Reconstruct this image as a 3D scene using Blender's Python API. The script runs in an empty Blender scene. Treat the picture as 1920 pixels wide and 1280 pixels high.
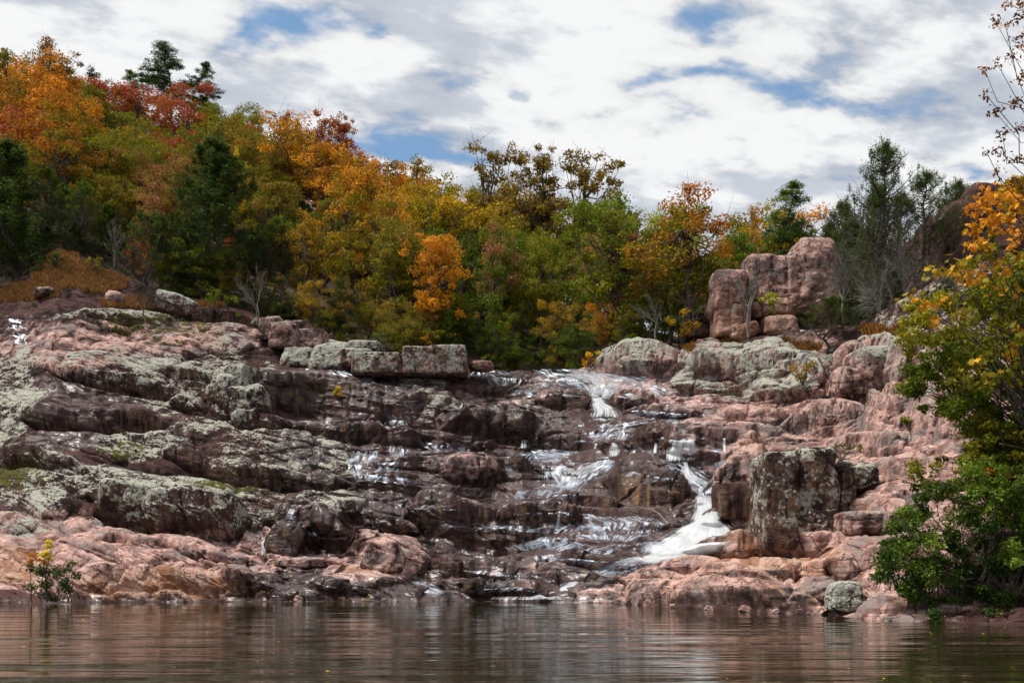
import bpy, math, random, time
import numpy as np
T0 = time.time()
rng = np.random.default_rng(7)
S = bpy.context.scene
COL = S.collection
F = 2000.0; HX = 960.0; HY = 1050.0; EYE = 1.6      # focal length (1920-px units), horizon row, eye height

def W(px, py, Y):
    """a point at distance Y on the line of sight through photograph pixel (px, py)"""
    return np.stack([(px - HX) / F * Y, Y + 0 * px, EYE + (HY - py) / F * Y], -1)
def interp(x, pts):
    a = np.array(pts, float)
    return np.interp(x, a[:, 0], a[:, 1])
def sstep(a, b, x):
    t = np.clip((x - a) / (b - a), 0, 1)
    return t * t * (3 - 2 * t)

# ------------------------------------------------------------------ noise
def h32(ix, iy, iz, seed):
    h = (ix.astype(np.int64) * 374761393 + iy.astype(np.int64) * 668265263 + iz.astype(np.int64) * 2147483647 + seed * 1274126177) & 0xffffffff
    h = ((h ^ (h >> 13)) * 1274126177) & 0xffffffff
    h = ((h ^ (h >> 16)) * 2246822519) & 0xffffffff
    h = h ^ (h >> 15)
    return (h & 0xffffff).astype(np.float32) / np.float32(0xffffff)
def vnoise(x, y, z, seed=0):
    ix, iy, iz = np.floor(x), np.floor(y), np.floor(z)
    fx, fy, fz = x - ix, y - iy, z - iz
    fx = fx * fx * fx * (fx * (fx * 6 - 15) + 10); fy = fy * fy * fy * (fy * (fy * 6 - 15) + 10); fz = fz * fz * fz * (fz * (fz * 6 - 15) + 10)
    r = 0
    for a in (0, 1):
        for b in (0, 1):
            for c in (0, 1):
                w = (fx if a else 1 - fx) * (fy if b else 1 - fy) * (fz if c else 1 - fz)
                r = r + w * h32(ix + a, iy + b, iz + c, seed)
    return r * 2 - 1
def fbm(x, y, z, oct=4, seed=0, gain=.5):
    r = 0; a = 1; t = 0
    for i in range(oct):
        r = r + a * vnoise(x, y, z, seed + i * 17); t += a
        x = x * 2.03 + 5.1; y = y * 2.03 + 1.7; z = z * 2.03 + 9.2; a *= gain
    return r / t
def worley(x, y, seed=0):
    """2-D cells: F1, F2-F1, three randoms per cell, offset from the cell's centre"""
    ix, iy = np.floor(x), np.floor(y)
    f1 = np.full(x.shape, 9., np.float32); f2 = f1.copy()
    r1 = np.zeros_like(f1); r2 = r1.copy(); r3 = r1.copy(); dx = r1.copy(); dy = r1.copy()
    z = np.zeros_like(ix)
    for a in (-1, 0, 1):
        for b in (-1, 0, 1):
            cx, cy = ix + a, iy + b
            ox = x - (cx + .08 + .84 * h32(cx, cy, z, seed)); oy = y - (cy + .08 + .84 * h32(cx, cy, z, seed + 1))
            d = np.sqrt(ox * ox + oy * oy)
            near = d < f1
            f2 = np.where(near, f1, np.minimum(f2, d)); f1 = np.where(near, d, f1)
            dx = np.where(near, ox, dx); dy = np.where(near, oy, dy)
            r1 = np.where(near, h32(cx, cy, z, seed + 2), r1); r2 = np.where(near, h32(cx, cy, z, seed + 3), r2); r3 = np.where(near, h32(cx, cy, z, seed + 4), r3)
    return f1, f2 - f1, r1, r2, r3, dx, dy

# ------------------------------------------------------------------ meshes
def add_attr(me, name, arr):
    if arr.ndim == 1:
        at = me.attributes.new(name, 'FLOAT', 'POINT'); at.data.foreach_set('value', np.ascontiguousarray(arr, np.float32))
    else:
        at = me.attributes.new(name, 'FLOAT_COLOR', 'POINT')
        c = np.ones((len(arr), 4), np.float32); c[:, :3] = arr
        at.data.foreach_set('color', c.ravel())
def make_mesh(name, V, Q=None, N=None, attrs=None, smooth=True, mat=None):
    """Q: (n, k) faces all of k corners; N: a list of such arrays"""
    V = np.asarray(V, np.float32)
    lists = N if N is not None else [Q]
    me = bpy.data.meshes.new(name)
    me.vertices.add(len(V)); me.vertices.foreach_set('co', V.ravel())
    loops = np.concatenate([q.ravel() for q in lists]).astype(np.int32)
    tot = np.concatenate([np.full(len(q), q.shape[1], np.int32) for q in lists])
    start = np.concatenate([[0], np.cumsum(tot)[:-1]]).astype(np.int32)
    me.loops.add(len(loops)); me.loops.foreach_set('vertex_index', loops)
    me.polygons.add(len(tot)); me.polygons.foreach_set('loop_start', start); me.polygons.foreach_set('loop_total', tot)
    me.polygons.foreach_set('use_smooth', np.full(len(tot), smooth, bool))
    for k, a in (attrs or {}).items(): add_attr(me, k, np.asarray(a, np.float32))
    me.update(calc_edges=True)
    if mat: me.materials.append(mat)
    return me
def link(name, data, parent=None, loc=None, **props):
    o = bpy.data.objects.new(name, data); COL.objects.link(o)
    if parent: o.parent = parent
    if loc is not None: o.location = loc
    for k, v in props.items():
        if v is not None: o[k] = v
    return o
def grid_faces(nr, nc):
    i = np.arange(nr * nc).reshape(nr, nc)
    return np.stack([i[:-1, :-1], i[:-1, 1:], i[1:, 1:], i[1:, :-1]], -1).reshape(-1, 4)

class Tubes:
    def __init__(s): s.V = []; s.Q = []; s.n = 0
    def add(s, pts, rad, k=6):
        P = np.asarray(pts, float); R = np.asarray(rad, float); m = len(P)
        T = np.gradient(P, axis=0); T /= np.linalg.norm(T, axis=1)[:, None] + 1e-9
        up = np.array([0.31, .17, 1.]) if abs(T[0][2]) < .8 else np.array([1., .2, .1])
        A = np.cross(T, up); A /= np.linalg.norm(A, axis=1)[:, None] + 1e-9
        B = np.cross(T, A)
        th = np.arange(k) / k * 2 * np.pi
        ring = P[:, None] + R[:, None, None] * (np.cos(th)[None, :, None] * A[:, None] + np.sin(th)[None, :, None] * B[:, None])
        s.V.append(ring.reshape(-1, 3))
        i = np.arange(m * k).reshape(m, k); j = np.roll(i, -1, 1)
        s.Q.append(np.stack([i[:-1], j[:-1], j[1:], i[1:]], -1).reshape(-1, 4) + s.n)
        s.n += m * k
    def mesh(s, name, mat): return make_mesh(name, np.concatenate(s.V), np.concatenate(s.Q), mat=mat)

# ------------------------------------------------------------------ materials
def new_mat(name):
    m = bpy.data.materials.new(name); m.use_nodes = True
    nt = m.node_tree; nt.nodes.clear()
    return m, G(nt)
class G:
    def __init__(s, nt): s.nt = nt; s.o = nt.nodes.new('ShaderNodeOutputMaterial') if nt.bl_idname == 'ShaderNodeTree' and not isinstance(nt.id_data, bpy.types.World) else None
    def n(s, t, **kw):
        nd = s.nt.nodes.new('ShaderNode' + t)
        for k, v in kw.items(): setattr(nd, k, v)
        return nd
    def put(s, sock, v):
        if v is None: return
        if isinstance(v, bpy.types.NodeSocket): s.nt.links.new(v, sock)
        elif isinstance(v, (tuple, list)) and sock.type == 'RGBA' and len(v) == 3: sock.default_value = (*v, 1)
        else: sock.default_value = v
    def m(s, op, a, b=None, c=None, clamp=False):
        nd = s.n('Math', operation=op, use_clamp=clamp)
        s.put(nd.inputs[0], a); s.put(nd.inputs[1], b); s.put(nd.inputs[2], c)
        return nd.outputs[0]
    def mix(s, f, a, b, blend='MIX'):
        nd = s.n('Mix', data_type='RGBA', blend_type=blend)
        s.put(nd.inputs[0], f); s.put(nd.inputs[6], a); s.put(nd.inputs[7], b)
        return nd.outputs[2]
    def attr(s, name, kind='GEOMETRY', out='Fac'):
        return s.n('Attribute', attribute_name=name, attribute_type=kind).outputs[out]
    def noise(s, vec, scale, detail=4, rough=.55, dist=0, out=0):
        nd = s.n('TexNoise'); s.put(nd.inputs['Vector'], vec)
        nd.inputs['Scale'].default_value = scale; nd.inputs['Detail'].default_value = detail; nd.inputs['Roughness'].default_value = rough; nd.inputs['Distortion'].default_value = dist
        return nd.outputs[out]
    def vor(s, vec, scale, feature='F1', out='Distance'):
        nd = s.n('TexVoronoi', feature=feature); s.put(nd.inputs['Vector'], vec); nd.inputs['Scale'].default_value = scale
        return nd.outputs[out]
    def map(s, vec, scale=(1, 1, 1), loc=(0, 0, 0), rot=(0, 0, 0)):
        nd = s.n('Mapping'); s.put(nd.inputs[0], vec); nd.inputs['Scale'].default_value = scale; nd.inputs['Location'].default_value = loc; nd.inputs['Rotation'].default_value = rot
        return nd.outputs[0]
    def ss(s, x, a, b, lo=0, hi=1):
        nd = s.n('MapRange', interpolation_type='SMOOTHSTEP'); s.put(nd.inputs[0], x)
        nd.inputs[1].default_value = a; nd.inputs[2].default_value = b; nd.inputs[3].default_value = lo; nd.inputs[4].default_value = hi
        return nd.outputs[0]
    def bump(s, h, dist, strength=1, normal=None):
        nd = s.n('Bump'); s.put(nd.inputs['Height'], h); nd.inputs['Distance'].default_value = dist; nd.inputs['Strength'].default_value = strength
        if normal: s.put(nd.inputs['Normal'], normal)
        return nd.outputs[0]
    def out(s, sh): s.nt.links.new(sh, s.o.inputs[0])

def rock_material():
    m, g = new_mat('rhyolite')
    P = g.n('NewGeometry').outputs['Position']; Nn = g.n('NewGeometry').outputs['True Normal']
    nz = g.n('SeparateXYZ'); g.put(nz.inputs[0], g.n('NewGeometry').outputs['Normal']); nz = nz.outputs[2]
    steep = g.ss(nz, .02, .36, 1, 0)
    A = {k: g.attr(k) for k in ('lichen', 'pink', 'wet', 'moss', 'rust', 'tan', 'conv')}
    nL = g.noise(P, .35, 5, .6); nM = g.noise(P, 1.4, 5, .62, .4); nS = g.noise(P, 6, 5, .65); nF = g.noise(P, 26, 3, .6)
    # flow-aligned streaks on the steep faces
    st = g.noise(g.map(P, (3.2, 1.5, .33)), 1.0, 5, .62)
    # dark wet rhyolite
    c = g.mix(g.ss(nM, .36, .66), (.009, .005, .0055), (.084, .043, .038))
    c = g.mix(g.ss(nL, .4, .62), c, g.mix(nS, (.022, .011, .012), (.122, .064, .058)))
    # brown seepage stains on faces
    c = g.mix(g.m('MULTIPLY', steep, g.ss(st, .47, .62)), c, g.mix(nS, (.06, .038, .028), (.16, .105, .07)))
    c = g.mix(g.m('MULTIPLY', g.m('MULTIPLY', steep, g.ss(g.noise(g.map(P, (2.1, 1, .25), (7, 3, 1)), 1.0, 4, .6), .50, .64)), A['tan']), c, (.28, .175, .10))
    # dry rock, pink to salmon; convexity paints lit swells and shaded hollows into it
    pk = g.mix(g.ss(g.m('ADD', nM, g.m('MULTIPLY', A['conv'], .08)), .38, .62), (.135, .066, .056), (.58, .37, .32))
    pk = g.mix(g.ss(nS, .3, .7), g.mix(.5, pk, (.25, .155, .14)), pk)
    pk = g.mix(g.ss(g.noise(g.map(P, (.5, .5, 1.2), (5, 2, 1)), 1.1, 5, .65), .50, .60), pk, g.mix(nS, (.10, .070, .066), (.33, .26, .24)))
    pk = g.mix(g.m('MULTIPLY', steep, g.ss(st, .50, .62)), pk, (.075, .045, .042))
    pm = g.ss(g.m('ADD', A['pink'], g.m('ADD', g.m('MULTIPLY', g.m('SUBTRACT', nM, .5), 1.5), g.m('MULTIPLY', A['conv'], .25))), .30, .70)
    c = g.mix(pm, c, pk)
    rm = g.ss(g.m('ADD', A['rust'], g.m('MULTIPLY', g.m('SUBTRACT', nS, .5), 1.2)), .35, .8)
    c = g.mix(g.m('MULTIPLY', rm, .85), c, g.mix(g.ss(nM, .4, .6), (.27, .13, .075), (.46, .30, .23)))
    # dirt and damp held in the joints
    # lichen: patches broken into rosettes
    vo = g.vor(P, 7.5, 'SMOOTH_F1'); vo2 = g.vor(P, 19)
    lsrc = g.m('ADD', g.m('MULTIPLY', nM, .75), g.m('MULTIPLY', nS, .55))
    lsrc = g.m('ADD', lsrc, g.m('MULTIPLY', g.m('SUBTRACT', .4, vo), .38))
    lsrc = g.m('ADD', lsrc, g.m('MULTIPLY', g.m('SUBTRACT', nF, .5), .35))
    lsrc = g.m('ADD', lsrc, g.m('MULTIPLY', g.m('SUBTRACT', nz, .5), .14))
    lsrc = g.m('ADD', lsrc, g.m('MULTIPLY', A['conv'], .13))
    lsrc = g.m('ADD', lsrc, g.m('MULTIPLY', g.m('SUBTRACT', nL, .5), .9))
    lm = g.ss(g.m('ADD', lsrc, g.m('MULTIPLY', A['lichen'], .42)), 1.025, 1.11)
    lc = g.mix(g.ss(nF, .35, .65), (.16, .162, .130), (.46, .455, .385))
    lc = g.mix(g.ss(g.noise(P, .9, 3), .5, .68), lc, (.31, .295, .27))
    c = g.mix(g.m('MULTIPLY', lm, g.ss(A['lichen'], .02, .12)), c, lc)
    # black crust lichen on steep lichened faces
    bk = g.m('MULTIPLY', g.ss(g.noise(P, 4.2, 5, .7), .53, .60), g.m('MULTIPLY', g.ss(A['lichen'], .3, .6), g.ss(nz, .3, .75, 1, .25)))
    c = g.mix(g.m('MULTIPLY', bk, .85), c, (.035, .03, .025))
    mo = g.m('MULTIPLY', g.ss(g.m('ADD', g.m('ADD', g.noise(P, 3.1, 4, .6), g.m('MULTIPLY', A['moss'], .30)), 0), .70, .80), g.ss(A['moss'], .03, .2))
    c = g.mix(mo, c, g.mix(nS, (.025, .032, .006), (.11, .10, .015)))
    # hairline cracks
    wp = g.n('VectorMath', operation='ADD'); g.put(wp.inputs[0], g.map(P, (.8, .7, 1.5)))
    wn = g.n('VectorMath', operation='SCALE'); g.put(wn.inputs[0], g.noise(P, 1.2, 3, out=1)); wn.inputs['Scale'].default_value = .9
    g.put(wp.inputs[1], wn.outputs[0])
    ed = g.vor(wp.outputs[0], .9, 'DISTANCE_TO_EDGE')
    ck = g.ss(ed, .0, .028, 1, 0)
    ck = g.m('MULTIPLY', ck, g.ss(g.noise(P, .8, 2), .42, .55))
    c = g.mix(g.m('MULTIPLY', ck, .7), c, (.035, .022, .02))
    # speckle grain
    c = g.mix(g.ss(g.noise(P, 60, 2), .3, .7, .0, .35), c, (.0, .0, .0), 'MIX') if False else c
    wet = g.ss(g.m('ADD', A['wet'], g.m('MULTIPLY', g.m('SUBTRACT', nM, .5), 1.3)), .35, .7)
    wet = g.m('MULTIPLY', wet, g.m('SUBTRACT', 1, g.m('MULTIPLY', g.m('MULTIPLY', lm, g.ss(A['lichen'], .02, .12)), .85)))
    c = g.mix(g.m('MULTIPLY', wet, .25), c, g.mix(1, c, (.55, .5, .55), 'MULTIPLY'))
    b = g.n('BsdfPrincipled')
    g.put(b.inputs['Base Color'], c)
    g.put(b.inputs['Roughness'], g.m('ADD', g.m('MULTIPLY', g.m('SUBTRACT', 1, wet), .50), g.m('ADD', .22, g.m('MULTIPLY', nS, .34))))
    g.put(b.inputs['Coat Weight'], g.m('MULTIPLY', wet, g.m('MULTIPLY', g.ss(nM, .34, .50, 0, .75), g.ss(nz, .45, .78, .05, 1)))); b.inputs['Coat Roughness'].default_value = .27; b.inputs['Coat IOR'].default_value = 1.55
    g.put(b.inputs['Specular IOR Level'], g.m('ADD', .10, g.m('MULTIPLY', wet, .16)))
    hgt = g.m('ADD', g.m('MULTIPLY', nS, .5), g.m('MULTIPLY', nF, .13))
    hgt = g.m('ADD', hgt, g.m('MULTIPLY', ck, -.35))
    hgt = g.m('ADD', hgt, g.m('MULTIPLY', lm, .12))
    hgt = g.m('ADD', hgt, g.m('MULTIPLY', g.noise(g.map(P, (.7, .7, 3.4)), 1.3, 5, .6), .55))
    g.put(b.inputs['Normal'], g.bump(hgt, .17, .9)); g.put(b.inputs['Coat Normal'], g.bump(hgt, .02, .9))
    g.out(b.outputs[0])
    return m

def leaf_material(name='leaf', trans=.36, gloss=.008):
    m, g = new_mat(name)
    oi = g.n('ObjectInfo')
    sep = g.n('SeparateColor'); g.put(sep.inputs[0], g.attr('leafc', out='Color'))
    rnd, clu, hgt = sep.outputs[0], sep.outputs[1], sep.outputs[2]
    t2 = g.attr('tint2', 'OBJECT', 'Color')
    f = g.m('ADD', g.m('MULTIPLY', clu, .62), g.m('ADD', g.m('MULTIPLY', hgt, .42), g.m('MULTIPLY', rnd, .22)))
    c = g.mix(g.ss(f, .56, .95), oi.outputs['Color'], t2)
    hs = g.n('HueSaturation'); g.put(hs.inputs['Color'], c)
    g.put(hs.inputs['Hue'], g.m('ADD', .488, g.m('MULTIPLY', rnd, .022)))
    g.put(hs.inputs['Value'], g.m('ADD', .58, g.m('ADD', g.m('MULTIPLY', rnd, .62), g.m('MULTIPLY', clu, .28))))
    hs.inputs['Saturation'].default_value = 1.0
    c = hs.outputs[0]
    d = g.n('BsdfDiffuse'); t = g.n('BsdfTranslucent'); gl = g.n('BsdfGlossy')
    g.put(d.inputs[0], c); g.put(t.inputs[0], c); g.put(gl.inputs[0], (1, 1, 1)); gl.inputs['Roughness'].default_value = .42
    s = g.n('MixShader'); s.inputs[0].default_value = trans
    g.put(s.inputs[1], d.outputs[0]); g.put(s.inputs[2], t.outputs[0])
    s2 = g.n('MixShader'); s2.inputs[0].default_value = gloss
    g.put(s2.inputs[1], s.outputs[0]); g.put(s2.inputs[2], gl.outputs[0])
    g.out(s2.outputs[0])
    return m
def bark_material(name, c1, c2):
    m, g = new_mat(name)
    P = g.n('TexCoord').outputs['Object']
    n = g.noise(g.map(P, (3, 3, .8)), 4, 5, .6)
    b = g.n('BsdfPrincipled'); g.put(b.inputs['Base Color'], g.mix(g.ss(n, .35, .65), c1, c2)); b.inputs['Roughness'].default_value = .9
    g.put(b.inputs['Normal'], g.bump(n, .05)); g.out(b.outputs[0])
    return m
def fall_material(name='white_water', lo=.33, hi=.74, sx=8, sy=.6, top=.93, g0=.47, ior=1.33):
    """falling water: strands of foam that run down the flow, clear between"""
    m, g = new_mat(name)
    uv = g.attr('flow', out='Vector')      # x across (metres), y down (metres), z = cover
    s = g.n('SeparateXYZ'); g.put(s.inputs[0], uv)
    n1 = g.noise(g.map(uv, (sx, sy, 0)), 1, 5, .6, .1); n2 = g.noise(g.map(uv, (sx * 3, sy * 2.2, 0)), 1, 4, .6, .1)
    n = g.m('ADD', g.m('MULTIPLY', n1, .55), g.m('MULTIPLY', n2, .45))
    a = g.ss(g.m('ADD', n, g.m('MULTIPLY', g.m('SUBTRACT', s.outputs[2], .9), .42)), lo, hi)
    a = g.m('MULTIPLY', a, g.ss(s.outputs[2], .0, .45))
    b = g.n('BsdfPrincipled')
    g.put(b.inputs['Base Color'], g.mix(g.ss(n2, .3, .7), (.62, .68, .73), (.94, .96, .97))); b.inputs['Roughness'].default_value = .35
    g.put(b.inputs['Normal'], g.bump(n, .05))
    w = g.n('BsdfGlossy'); w.inputs['Roughness'].default_value = .36; g.put(w.inputs[0], (.60, .66, .76)); g.put(w.inputs['Normal'], g.bump(n, .25))
    t = g.n('BsdfTransparent'); fr = g.n('Fresnel'); fr.inputs[0].default_value = ior; g.put(fr.inputs['Normal'], g.bump(n, .25))
    clear = g.n('MixShader'); g.put(clear.inputs[0], g.m('MULTIPLY', g.m('MULTIPLY', fr.outputs[0], g.ss(s.outputs[2], .02, .5)), g.ss(n1, g0, g0 + .14))); g.put(clear.inputs[1], t.outputs[0]); g.put(clear.inputs[2], w.outputs[0])
    tl = g.n('BsdfTranslucent'); g.put(tl.inputs[0], (.93, .95, .97)); bb = g.n('MixShader'); bb.inputs[0].default_value = .35; g.put(bb.inputs[1], b.outputs[0]); g.put(bb.inputs[2], tl.outputs[0])
    x = g.n('MixShader'); g.put(x.inputs[0], g.m('MULTIPLY', a, top)); g.put(x.inputs[1], clear.outputs[0]); g.put(x.inputs[2], bb.outputs[0])
    g.out(x.outputs[0])
    return m
def simple_noise_mat(name, c1, c2, scale=2, rough=.95, bump=.1):
    m, g = new_mat(name)
    P = g.n('NewGeometry').outputs['Position']; n = g.noise(P, scale, 6, .65)
    b = g.n('BsdfPrincipled'); g.put(b.inputs['Base Color'], g.mix(g.ss(n, .35, .65), c1, c2)); b.inputs['Roughness'].default_value = rough
    g.put(b.inputs['Normal'], g.bump(n, bump)); g.out(b.outputs[0])
    return m
ROCK = rock_material()
LEAF = leaf_material()
BARK = bark_material('dark_bark', (.035, .026, .020), (.10, .078, .06))
PALE = bark_material('pale_bark', (.075, .068, .06), (.21, .19, .165))
FALL = fall_material()
FILM = fall_material('stream_water', .40, .80, 4.5, 1.3, .40, .46, 1.42)
SOIL = simple_noise_mat('forest_floor', (.022, .018, .009), (.075, .045, .018), 1.5)

#@@ROCK
# ------------------------------------------------------------------ the rock slope
SHORE = [(-400, 1126), (0, 1129), (300, 1128), (900, 1127), (1150, 1130), (1280, 1140), (1420, 1147), (1560, 1153), (1660, 1163), (1780, 1168), (1920, 1170), (2400, 1172)]
RIM = [(-400, 520), (-60, 545), (0, 545), (60, 515), (110, 480), (160, 488), (230, 520), (290, 548), (350, 560), (420, 578), (480, 592), (520, 604), (600, 632), (660, 650), (740, 668), (840, 684), (900, 690), (960, 697), (1060, 700), (1085, 688), (1130, 662), (1200, 642), (1300, 640), (1400, 632), (1480, 622), (1600, 610), (1700, 560), (1760, 520), (1830, 495), (1920, 480), (2400, 450)]
RIMY = [(-400, 78), (0, 74), (200, 74), (480, 72), (750, 69), (1000, 69), (1090, 67), (1180, 63), (1300, 62), (1500, 59), (1650, 54), (1800, 48), (1920, 46), (2400, 44)]
px = np.concatenate([np.linspace(-400, -20, 90, endpoint=False), np.linspace(-20, 1940, 1350), np.linspace(1940, 2400, 90)[1:]]).astype(np.float64)
NC = len(px); NR = 760
s = np.linspace(0, 1, NR)[:, None]
shore = interp(px, SHORE)[None]; rim = interp(px, RIM)[None]
PX = np.broadcast_to(px[None], (NR, NC)); PY = shore + s * (rim - shore)
wobx = fbm(PX / 70, PY / 40, 0 * PX, 3, 5) * 16; woby = fbm(PX / 60, PY / 40, 0 * PX + 7, 3, 9) * 7
QX, QY = PX + wobx, PY + woby
# ledges: polyline of the face's middle, half height, how vertical
FACES = [
 ([(60, 788), (120, 796), (230, 800), (300, 808)], 17, 1), ([(-60, 700), (40, 690), (100, 705)], 5, .5),
 ([(490, 742), (600, 752), (700, 772), (800, 782), (860, 786)], 24, 1), ([(840, 800), (920, 806), (1000, 812)], 17, 1),
 ([(440, 800), (560, 806), (700, 822), (860, 832), (920, 838)], 10, 1),
 ([(1000, 832), (1110, 836)], 11, 1), ([(1020, 750), (1100, 754)], 13, 1), ([(1150, 752), (1215, 756)], 11, 1), ([(1180, 776), (1300, 782)], 6, .9),
 ([(1190, 826), (1245, 834)], 13, .9), ([(1238, 846), (1300, 849), (1420, 846)], 17, 1), ([(1130, 840), (1180, 846)], 10, .9),
 ([(1150, 905), (1200, 916), (1270, 925)], 27, 1), ([(1040, 934), (1120, 938), (1160, 944)], 9, .9),
 ([(780, 970), (860, 985), (930, 1000), (985, 992), (1060, 978)], 24, 1), ([(640, 965), (720, 985), (780, 1000)], 9, .8),
 ([(1070, 975), (1160, 985), (1240, 990)], 12, .9), ([(1090, 1025), (1180, 1030), (1260, 1018)], 7, .8), ([(1050, 1055), (1140, 1062), (1200, 1058)], 10, .9),
 ([(700, 1062), (840, 1078), (960, 1076)], 9, .8), ([(880, 1112), (960, 1108), (1010, 1112)], 9, .9), ([(600, 1108), (700, 1112)], 5, .6),
 ([(410, 755), (490, 768)], 24, .9), ([(190, 965), (300, 978), (430, 985), (460, 990)], 25, 1), ([(320, 868), (420, 900), (560, 912), (640, 918)], 12, .8),
 ([(100, 700), (200, 722), (330, 745)], 8, .9), ([(330, 760), (420, 790)], 10, .8), ([(0, 870), (90, 880), (160, 900)], 10, .7), ([(300, 700), (420, 735)], 7, .7),
 ([(520, 985), (600, 1005), (660, 1020)], 22, 1), ([(350, 1045), (480, 1052)], 7, .8), ([(520, 1055), (640, 1062)], 6, .7), ([(150, 1100), (500, 1108)], 12, .6), ([(200, 1030), (340, 1040)], 6, .6),
 ([(1340, 930), (1440, 920)], 32, 1), ([(1310, 985), (1440, 980)], 13, .9), ([(1570, 985), (1700, 990)], 19, 1), ([(1440, 1030), (1560, 1036)], 10, .8),
 ([(1250, 1066), (1350, 1070), (1500, 1068)], 7, .9), ([(1290, 1100), (1400, 1092), (1480, 1090)], 14, .7), ([(1500, 1085), (1600, 1080)], 12, .8), ([(1300, 1040), (1420, 1034)], 10, 1),
 ([(1150, 690), (1280, 700)], 16, .9), ([(1280, 720), (1400, 724), (1550, 738)], 19, .9), ([(1360, 782), (1470, 788)], 8, 1), ([(1560, 700), (1690, 715)], 24, .9), ([(1400, 745), (1560, 752)], 12, .8),
 ([(1330, 812), (1460, 818)], 6, .8), ([(1480, 800), (1560, 806), (1650, 812)], 14, .8), ([(1560, 850), (1700, 862)], 10, .7), ([(1600, 905), (1720, 912)], 12, .8), ([(1600, 760), (1700, 780)], 12, .7),
 ([(480, 620), (610, 640)], 13, .8), ([(560, 655), (700, 668)], 9, .7), ([(330, 590), (460, 606)], 7, .7), ([(140, 600), (270, 612)], 5, .6), ([(560, 700), (700, 712)], 5, .7), ([(700, 735), (800, 738)], 6, .7), ([(860, 765), (1010, 775)], 8, .7),
 ([(820, 722), (960, 730)], 6, .6), ([(700, 870), (830, 880)], 7, .8), ([(840, 890), (930, 900)], 12, .8), ([(660, 905), (800, 920), (900, 925)], 6, .8), ([(940, 875), (1080, 880)], 7, .8), ([(760, 945), (900, 950)], 6, .8),
 ([(1700, 700), (1920, 720)], 20, .6), ([(1700, 800), (1920, 820)], 14, .6), ([(1650, 1050), (1920, 1060)], 18, .6),
]
w = np.ones_like(QX)
facem = np.zeros_like(QX); under = np.zeros_like(QX)
for pl, h, k in FACES:
    a = np.array(pl, float); x0, x1 = a[0, 0], a[-1, 0]
    yc = np.interp(QX, a[:, 0], a[:, 1]); hh = h * np.minimum(sstep(x0 - 34, x0 + 26, QX), sstep(x1 + 34, x1 - 26, QX))
    d = QY - yc
    mk = np.where(hh > .5, sstep(hh + 2.2, hh - 1.2, np.abs(d)) * sstep(.5, 4, hh), 0)
    tread = np.where(hh > .5, np.exp(-((d + hh * 1.9) / (hh * .75 + 1)) ** 2), 0)
    ratio = mk.sum(0, keepdims=True) / (tread.sum(0, keepdims=True) + .5)
    w = w + k * (-.96 * mk + .96 * tread * np.clip(ratio, 0, 3))
    facem = np.maximum(facem, mk * k)
    hs_ = np.maximum(hh, 1.); am_ = k * np.minimum(.14 + hh * .034, .85) * sstep(1, 5, hh)
    under = under + am_ * (np.exp(-((d + hs_ * 1.15) / (hs_ * .7)) ** 2) - 1.1 * np.exp(-((d - hs_ * .75) / (hs_ * .55)) ** 2))
# strata: small risers and treads everywhere between the big ledges
zt_ = (1050 - QY) / F * 56 + np.cumsum(np.interp(px, [-400, 300, 620, 900, 1300, 2400], [0.34, .34, .10, .03, .0, -.04]) * np.gradient(px))[None] / F * 56
xt_ = (QX - 960) / F * 56
for per, am, sd, rise in ((1.05, .80, 401, .50), (.40, .62, 407, .5)):
    ph = zt_ / per + 1.5 * fbm(xt_ * .11, zt_ * .22, 0 * xt_, 3, sd)
    fr = ph - np.floor(ph)
    q_ = sstep(0, .07, fr) * sstep(rise, rise - .07, fr)
    am_ = am * np.clip(.35 + fbm(xt_ * .25, zt_ * .35, 0 * xt_ + 9, 2, sd + 1) * 2.4, 0, 1) * (.35 + .65 * sstep(380, 640, QX))
    w = w + am_ * (-q_ + (1 - q_) * rise / (1 - rise))
w = np.maximum(w, .03)
c = np.cumsum(w, 0); c = (c - c[:1]) / (c[-1:] - c[:1])
c = c * .96 + .04 * s
ys = 3200.0 / (shore - 1050.0); yr = interp(px, RIMY)[None]
c = c * .8 + .2 * s
Y = ys + (yr - ys) * c
P0 = W(PX, PY, Y)
X0, Z0 = P0[..., 0], P0[..., 2]
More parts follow.
